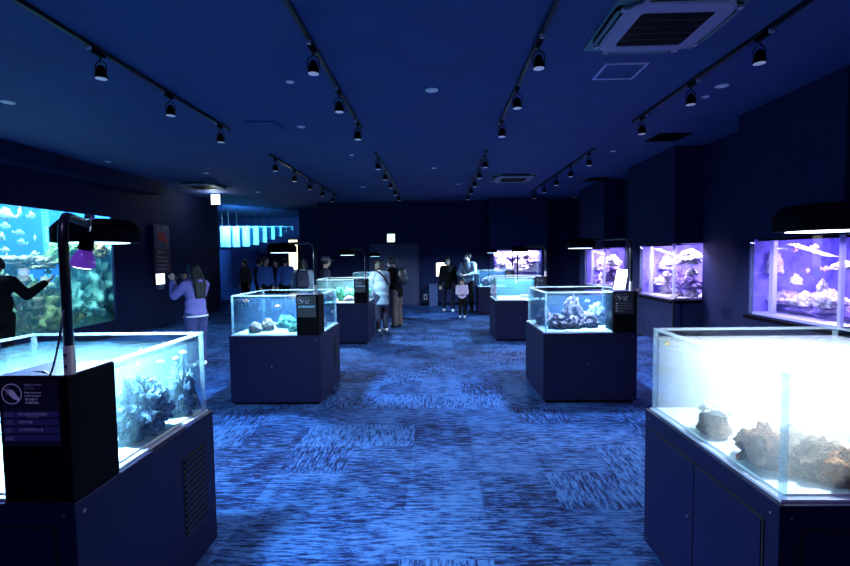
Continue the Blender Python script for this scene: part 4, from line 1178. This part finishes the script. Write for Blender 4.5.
def person(label, x, y, rz, H, arms, top, bottom, shoe, hair='short', lean=0, head_turn=0, head_tilt=0, stance=.055, mask=None, step=0, coat=0, wide=False, cap=None, child=False, skirt=False, voxel=.011, hood=None, hem=None):
    """arms: [(elbow, wrist, hand dir)] for left(-x) and right(+x), as fractions of H; faces local +y"""
    t = thing('person', label, 'person', (x, y, 0), rz)
    V = lambda a, b, c: Vector((a * H, b * H, c * H))
    def ln(p):      # lean the upper body forward about the hips
        q = Vector(p) - V(0, 0, .52)
        q.rotate(Matrix.Rotation(-lean, 3, 'X'))
        return q + V(0, 0, .52)
    hk = 1.22 if child else 1.0      # bigger head on a child
    hips = [V(-stance, 0, .50), V(stance, 0, .50)]
    kn = [V(-stance * 1.02, .012 + step, .28), V(stance * 1.02, .012 - step, .28)]
    an = [V(-stance * 1.05, step * 1.6, .045), V(stance * 1.05, -step * 1.6, .045)]
    sh = [ln(V(-.105, 0, .80)), ln(V(.105, 0, .80))]
    chest, waist, pel = ln(V(0, .0, .74)), ln(V(0, 0, .61)), V(0, 0, .52)
    nk, nt_ = ln(V(0, .0, .82)), ln(V(0, .008, .87))
    hc = ln(V(0, .018, .93 if not child else .91))
    HM = Matrix.Rotation(head_turn, 4, 'Z') @ Matrix.Rotation(-lean * .6 - head_tilt, 4, 'X')
    el_ = [ln(V(*arms[0][0])), ln(V(*arms[1][0]))]
    wr = [ln(V(*arms[0][1])), ln(V(*arms[1][1]))]
    # --- body, one continuous surface
    bm = bmesh.new()
    ell(bm, pel, V(.088, .065, .075)); ell(bm, waist, V(.078, .058, .09)); ell(bm, chest, V(.098, .066, .095))
    cone(bm, sh[0], .038 * H, sh[1], .038 * H)
    cone(bm, nk, .034 * H, nt_, .031 * H)
    ell(bm, hc, V(.047 * hk, .056 * hk, .068 * hk), HM)
    hp = lambda a, b, c: hc + (HM @ V(a * hk, b * hk, c * hk))
    ell(bm, hp(0, .012, -.035), V(.036 * hk, .042 * hk, .034 * hk), HM)
    cone(bm, hp(0, .054, .004), .006 * H, hp(0, .063, -.014), .010 * H)          # nose
    for s in (-1, 1): ell(bm, hp(s * .048, -.004, -.006), V(.009, .014, .02), HM)   # ears
    ell(bm, hp(0, .050, -.036), V(.017, .008, .008), HM)                          # lips
    for i in (0, 1):
        cone(bm, hips[i], .058 * H, kn[i], .036 * H); cone(bm, kn[i], .036 * H, an[i], .024 * H)
        cone(bm, an[i] + V(0, -.012, -.02), .022 * H, an[i] + V(0, .075, -.028), .017 * H)
        cone(bm, sh[i], .032 * H, el_[i], .025 * H); cone(bm, el_[i], .025 * H, wr[i], .018 * H)
        # hand: palm, four fingers, thumb
        d = ln(V(0, 0, .52)) * 0 + Vector(arms[i][2]).normalized()
        side = (1 if i == 0 else -1)
        u = d.cross(Vector((0, 0, 1)) if abs(d.z) < .8 else Vector((0, 1, 0))).normalized() * side
        nrm = d.cross(u).normalized()
        pe_ = wr[i] + d * .05 * H
        cone(bm, wr[i] + d * .01 * H, .017 * H, pe_ + u * .008 * H, .014 * H); cone(bm, wr[i] + d * .01 * H, .016 * H, pe_ - u * .010 * H, .013 * H)
        for f_, (o_, fl) in enumerate(((-.018, .034), (-.006, .042), (.006, .045), (.017, .040))):
            k0 = pe_ + u * o_ * H; k1 = k0 + (d * .95 + nrm * .25) * fl * .55 * H; k2 = k1 + (d * .75 + nrm * .6) * fl * .45 * H
            cone(bm, k0, .0062 * H, k1, .0058 * H, 8); cone(bm, k1, .0058 * H, k2, .005 * H, 8)
        tb = wr[i] + d * .022 * H + u * .014 * H
        cone(bm, tb, .008 * H, tb + (u * .8 + d * .8) * .022 * H, .0068 * H, 8); cone(bm, tb + (u * .8 + d * .8) * .022 * H, .0066 * H, tb + (u * .8 + d * 1.8) * .028 * H, .0055 * H, 8)
    body = solid('body', bm, SKIN, t, voxel=.0085, smooth=2)
    body.data.materials.append(pbr('dark_eye', (.01, .01, .012), .3)); body.data.materials.append(pbr('lip', (.4, .15, .13), .5))
    for p in body.data.polygons:
        c = p.center
        for s in (-1, 1):
            if (c - hp(s * .019, .05, .008)).length < .0085 * H: p.material_index = 1
        if (c - hp(0, .056, -.036)).length < .012 * H: p.material_index = 2
    # --- clothes
    bm = bmesh.new()
    g = .012 * H * (1.5 if wide else 1)
    ell(bm, chest, V(.098, .066, .095) + Vector((g, g, g))); ell(bm, waist, (V(.096, .072, .11) if coat else V(.086, .064, .10)) + Vector((g, g, g))); ell(bm, ln(V(0, 0, .54)) if not coat else pel, V(.09, .068, .07) + Vector((g, g, g * .5)))
    cone(bm, sh[0], .042 * H + g * .3, sh[1], .042 * H + g * .3)
    cone(bm, nk - V(0, 0, .012), .042 * H, nk + V(0, 0, .008), .036 * H)
    if coat:
        for k_ in range(7):
            z = .52 - (.52 - coat) * k_ / 6
            ell(bm, V(0, 0, z), V(.098 + .012 * k_ / 6, .078 + .01 * k_ / 6, .045))
    for i in (0, 1):
        cone(bm, sh[i], .036 * H + g * .6, el_[i], .03 * H + g * .7); cone(bm, el_[i], .03 * H + g * .7, el_[i].lerp(wr[i], .93), .023 * H + g * .5)
    if hood:
        ell(bm, ln(V(0, -.055, .82)), V(.075, .045, .05))
    tp = solid(top[1], bm, top[0], t, voxel, 9)
    bm = bmesh.new()
    if skirt:
        for k_ in range(8):
            z = .55 - (.55 - .10) * k_ / 7
            ell(bm, V(0, 0, z), V(.088 + .02 * k_ / 7, .07 + .02 * k_ / 7, .05))
    else:
        ell(bm, pel, V(.095, .072, .075))
        fl = bottom[2] if len(bottom) > 2 else 0
        for i in (0, 1):
            cone(bm, hips[i], .066 * H, kn[i], .045 * H + fl * .4); cone(bm, kn[i], .045 * H + fl * .4, an[i] + V(0, 0, .012), .034 * H + fl)
    solid(bottom[1], bm, bottom[0], t, voxel, 4)
    for i in (0, 1):
        bm = bmesh.new()
        cone(bm, an[i] + V(0, -.018, -.016), .026 * H, an[i] + V(0, .082, -.026), .0205 * H); cone(bm, an[i] + V(0, 0, .0), .029 * H, an[i] + V(0, .03, -.018), .027 * H)
        for v in bm.verts: v.co.z = max(v.co.z, .002)
        solid('shoe', bm, shoe, t, .008, 2)
    # --- hair
    bm = bmesh.new()
    ell(bm, hp(0, -.012, .018), V(.056 * hk, .060 * hk, .064 * hk), HM)
    ell(bm, hp(0, .022, .048), V(.046 * hk, .036 * hk, .026 * hk), HM)
    for s in (-1, 1): ell(bm, hp(s * .046, -.004, .005), V(.014 * hk, .032 * hk, .04 * hk), HM)
    if hair == 'long':
        for s in (-1, 0, 1):
            cone(bm, hp(s * .028, -.035, 0), .034 * H, ln(V(s * .034, -.072, .80)), .036 * H); cone(bm, ln(V(s * .034, -.072, .80)), .036 * H, ln(V(s * .03, -.078, .69)), .022 * H)
    elif hair == 'bob':
        for s in (-1, 1): cone(bm, hp(s * .044, -.012, .0), .026 * H, hp(s * .044, -.012, -.055), .024 * H)
        ell(bm, hp(0, -.03, -.03), V(.05 * hk, .035 * hk, .05 * hk), HM)
    elif hair == 'tails':
        for s in (-1, 1): cone(bm, hp(s * .058, -.01, -.01), .022 * H, hp(s * .075, .012, -.13), .02 * H)
    solid('hair', bm, HAIR, t, .008, 3)
    if mask:
        bm = bmesh.new(); ell(bm, hp(0, .034, -.030), V(.042 * hk, .036 * hk, .034 * hk), HM)
        solid('face_mask', bm, mask, t, .007, 2)
    if cap:
        bm = bmesh.new(); ell(bm, hp(0, -.006, .04), V(.06 * hk, .068 * hk, .052 * hk), HM); ell(bm, hp(0, .075, .022), V(.045, .05, .008), HM)
        solid('cap', bm, cap, t, .008, 2)
    t['_'] = 0; del t['_']
    return t, dict(sh=sh, wr=wr, ln=ln, V=V, chest=chest, H=H)


def cloth(n, c, r=.85): return pbr(n, c, r, spec=.12, noise_amt=.15, nscale=9)
DOWN = lambda s: ((s * .135, -.01, .635), (s * .145, .03, .49), (0, .15, -1))
BLK_ = cloth('black_cloth', (.004, .004, .006)); NAVY = cloth('dark_navy_cloth', (.02, .022, .05)); WHT = cloth('pale_blue_cloth', (.15, .21, .31)); JEAN = cloth('blue_jeans', (.045, .05, .15))
LILC = cloth('lilac_hoodie_cloth', (.18, .15, .44)); GRYC = cloth('grey_cloth', (.22, .22, .27)); BEIGE = cloth('brown_grey_cloth', (.10, .08, .09)); SHW = pbr('white_shoe', (.7, .7, .75), .6); SHB = pbr('black_shoe', (.012, .012, .015), .5)
MASKW = pbr('white_mask', (.8, .82, .85), .8)


def strap(parent, pts, mat, w=.02, name='strap'):
    bm = bmesh.new(); tube(bm, pts, w, 8)
    return link(name, bm, mat, parent, smooth=True)


def backpack(I, label, x, y, rz, mat, z=1.0, size=(.28, .15, .40)):
    """pack hung on the back of person I"""
    H = I['H']
    t = thing('backpack', label, 'backpack', (x, y, 0), rz)
    c = I['ln'](I['V'](0, -.11, .71))
    bm = bmesh.new()
    pts = circ(size[0] / 2, 28, c.x, c.y, 4, size[1] / 2)
    rings = []
    for k_, s in ((0, .7), (.06, .95), (.3, 1), (.75, .97), (.93, .8), (1, .45)):
        rings.append([(c.x + (px - c.x) * s, c.y + (py - c.y) * s, c.z - size[2] / 2 + size[2] * k_) for px, py in pts])
    loft(bm, rings)
    link('bag_body', bm, mat, t, smooth=True)
    bm = bmesh.new()
    rings = [[(c.x + px * .8, c.y - size[1] / 2 - .015 + py * .3, c.z - size[2] * .42 + size[2] * k_) for px, py in circ(size[0] / 2 * s, 24, 0, 0, 4, size[1] / 2 * s)] for k_, s in ((0, .8), (.04, 1), (.35, 1), (.42, .8))]
    loft(bm, rings)
    link('front_pocket', bm, mat, t, smooth=True)
    for s in (-1, 1):
        p = [I['ln'](I['V'](s * .055, -.075, .80)), I['ln'](I['V'](s * .062, -.02, .862)), I['ln'](I['V'](s * .066, .06, .82)), I['ln'](I['V'](s * .07, .092, .74)), I['ln'](I['V'](s * .095, .06, .66)), I['ln'](I['V'](s * .08, -.06, .62))]
        bm = bmesh.new(); tube(bm, p, .017, 8)
        link('shoulder_strap', bm, mat, t, smooth=True)
    return t


# dark visitor at the left edge, pointing at the fish
P, I = person('person in black at the left edge, arm raised towards the big aquarium', -6.18, 6.4, R(18), 1.68,
              [DOWN(-1), ((.19, .05, .67), (.30, .12, .775), (.7, .25, .6))], (BLK_, 'jacket'), (BLK_, 'trousers'), SHB, 'short', head_turn=.3, coat=.44, wide=True)
strap(P, [I['V'](-.09, .05, .83), I['V'](-.03, .098, .76), I['V'](.05, .102, .65), I['V'](.115, .05, .55)], pbr('grey_strap', (.2, .18, .2), .6), .012, 'bag_strap')
# girl photographing
P, I = person('girl in lilac hoodie with long dark hair raising a phone near the left wall', -3.62, 6.9, R(62), 1.54,
              [((-.15, .10, .70), (-.09, .21, .83), (.25, .5, .8)), ((.15, .10, .70), (.05, .21, .84), (-.25, .5, .8))], (LILC, 'hoodie'), (JEAN, 'jeans'), SHW, 'long', hood=True, wide=True, head_tilt=-.1)
strap(P, [I['V'](.109 * math.cos(a), .087 * math.sin(a), .50) for a in [2 * math.pi * k / 28 for k in range(29)]], pbr('white_hem', (.7, .68, .85), .8), .016, 'hem_band')
wm = (I['wr'][0] + I['wr'][1]) / 2 + Vector((0, .05, .055)) * 1.0
ph = thing('smartphone', 'small dark phone held up by the girl in the lilac hoodie', 'phone', P.location, R(62))
bm = bmesh.new(); box(bm, wm.x - .07, wm.y - .005, wm.z - .035, wm.x + .07, wm.y + .005, wm.z + .035)
link('phone_body', bm, M_BLACK, ph, bevel=.004)
bm = bmesh.new(); box(bm, wm.x - .062, wm.y - .0065, wm.z - .03, wm.x + .062, wm.y - .0052, wm.z + .03)
link('screen', bm, pbr('dim_screen', (.05, .06, .1), .2), ph)
# pair bending at the rear left tanks
P, I = person('person in pale jacket leaning over behind the planted tank, white shoes', -1.20, 10.02, R(38), 1.56,
              [((-.14, .06, .66), (-.10, .19, .64), (.1, 1, 0)), ((.14, .06, .66), (.10, .19, .64), (-.1, 1, 0))], (WHT, 'jacket'), (NAVY, 'trousers'), SHW, 'bob', lean=.12, wide=True, coat=.40)
strap(P, [I['ln'](I['V'](-.08, -.07, .84)), I['ln'](I['V'](-.01, -.105, .76)), I['ln'](I['V'](.07, -.10, .64))], BLK_, .016, 'bag_strap')
P, I = person('person in black coat and loose brown trousers bending beside the pale jacket', -.93, 10.75, R(62), 1.62,
              [((-.14, .05, .65), (-.10, .17, .62), (.1, 1, 0)), ((.14, .05, .65), (.10, .17, .62), (-.1, 1, 0))], (BLK_, 'coat'), (BEIGE, 'trousers', .03), SHB, 'short', lean=.16, wide=True, coat=.46, mask=MASKW)
backpack(I, 'dark backpack on the back of the person in the black coat', -.93, 10.75, R(62), pbr('black_nylon', (.015, .016, .025), .4))
# man with cap, visitor with backpack
person('man in dark jacket and grey cap looking right, behind the planted tank', -2.62, 10.9, R(-70), 1.63, [DOWN(-1), DOWN(1)], (NAVY, 'jacket'), (BLK_, 'trousers'), SHB, 'short', cap=GRYC, wide=True)
P, I = person('person with back turned and dark backpack, behind the second left tank', -3.06, 10.6, R(14), 1.60, [DOWN(-1), DOWN(1)], (WHT, 'shirt'), (NAVY, 'trousers'), SHB, 'bob', wide=True)
backpack(I, 'dark backpack with straps behind the second left tank', -3.06, 10.6, R(14), NAVY)
# visitors in the far room
BLUC = cloth('bright_blue_cloth', (.035, .09, .32))
for i, (u, Y, H, rz, tp, nm) in enumerate([
        (266, 13.6, 1.66, R(-120), BLUC, 'person in blue top standing left of the group in the far room'),
        (259, 14.6, 1.62, R(-60), BLK_, 'person in dark clothes leftmost in the far room'),
        (277, 14.8, 1.58, R(170), BLK_, 'person in black facing the camera in the middle of the far group'),
        (286, 13.9, 1.64, R(20), BLUC, 'person in bright blue with back turned right of the far group'),
        (246, 15.6, 1.60, R(150), BEIGE, 'person in brown by the blue partition of the far room')]):
    p = at(u, 290, Y=Y)
    person(nm, p.x, Y, rz, H, [DOWN(-1), DOWN(1)], (tp, 'jacket'), (BLK_, 'trousers'), SHB, ['short', 'short', 'bob', 'short', 'bob'][i], wide=True, voxel=.014)
# family at the back
person('woman in black with white mask walking in front of the glowing sign', .32, 13.72, R(178), 1.60, [DOWN(-1), DOWN(1)], (BLK_, 'coat'), (NAVY, 'trousers'), SHW, 'bob', mask=MASKW, stance=.075, step=.03, wide=True, coat=.45)
P, I = person('man in pale shirt with dark shoulder strap and white mask', .90, 13.6, R(150), 1.72,
              [((-.15, .05, .65), (-.06, .16, .62), (.5, 1, .2)), ((.15, .05, .65), (.06, .16, .62), (-.5, 1, .2))], (WHT, 'shirt'), (BLK_, 'trousers'), SHB, 'short', mask=MASKW, wide=True, head_turn=-.3)
strap(P, [I['V'](.09, .03, .845), I['V'](.03, .088, .77), I['V'](-.05, .092, .66), I['V'](-.11, .04, .57)], BLK_, .016, 'bag_strap')
person('small child in pale lilac top standing in front of the couple', .65, 12.3, R(180), 1.03,
       [((-.13, .04, .63), (-.05, .12, .60), (.5, 1, .2)), ((.13, .04, .63), (.05, .12, .60), (-.5, 1, .2))], (cloth('pale_lilac_cloth', (.55, .48, .7)), 'top'), (BLK_, 'trousers'), SHW, 'tails', child=True, wide=True)

# ------------------------------------------------------------------ render settings that belong to the scene
w = bpy.data.worlds.new('world'); SC.world = w
w.use_nodes = True
w.node_tree.nodes['Background'].inputs['Color'].default_value = (.01, .03, .12, 1)
w.node_tree.nodes['Background'].inputs['Strength'].default_value = 1
SC.view_settings.view_transform = 'Standard'
SC.view_settings.look = 'None'
SC.view_settings.gamma = 1
SC.view_settings.exposure = 0
SC.view_settings.use_curve_mapping = False
cy = SC.cycles
cy.max_bounces = 10; cy.diffuse_bounces = 4; cy.glossy_bounces = 3; cy.transparent_max_bounces = 40; cy.volume_bounces = 6
cy.use_denoising = True
cy.sample_clamp_indirect = 4
cy.caustics_reflective = False; cy.caustics_refractive = False
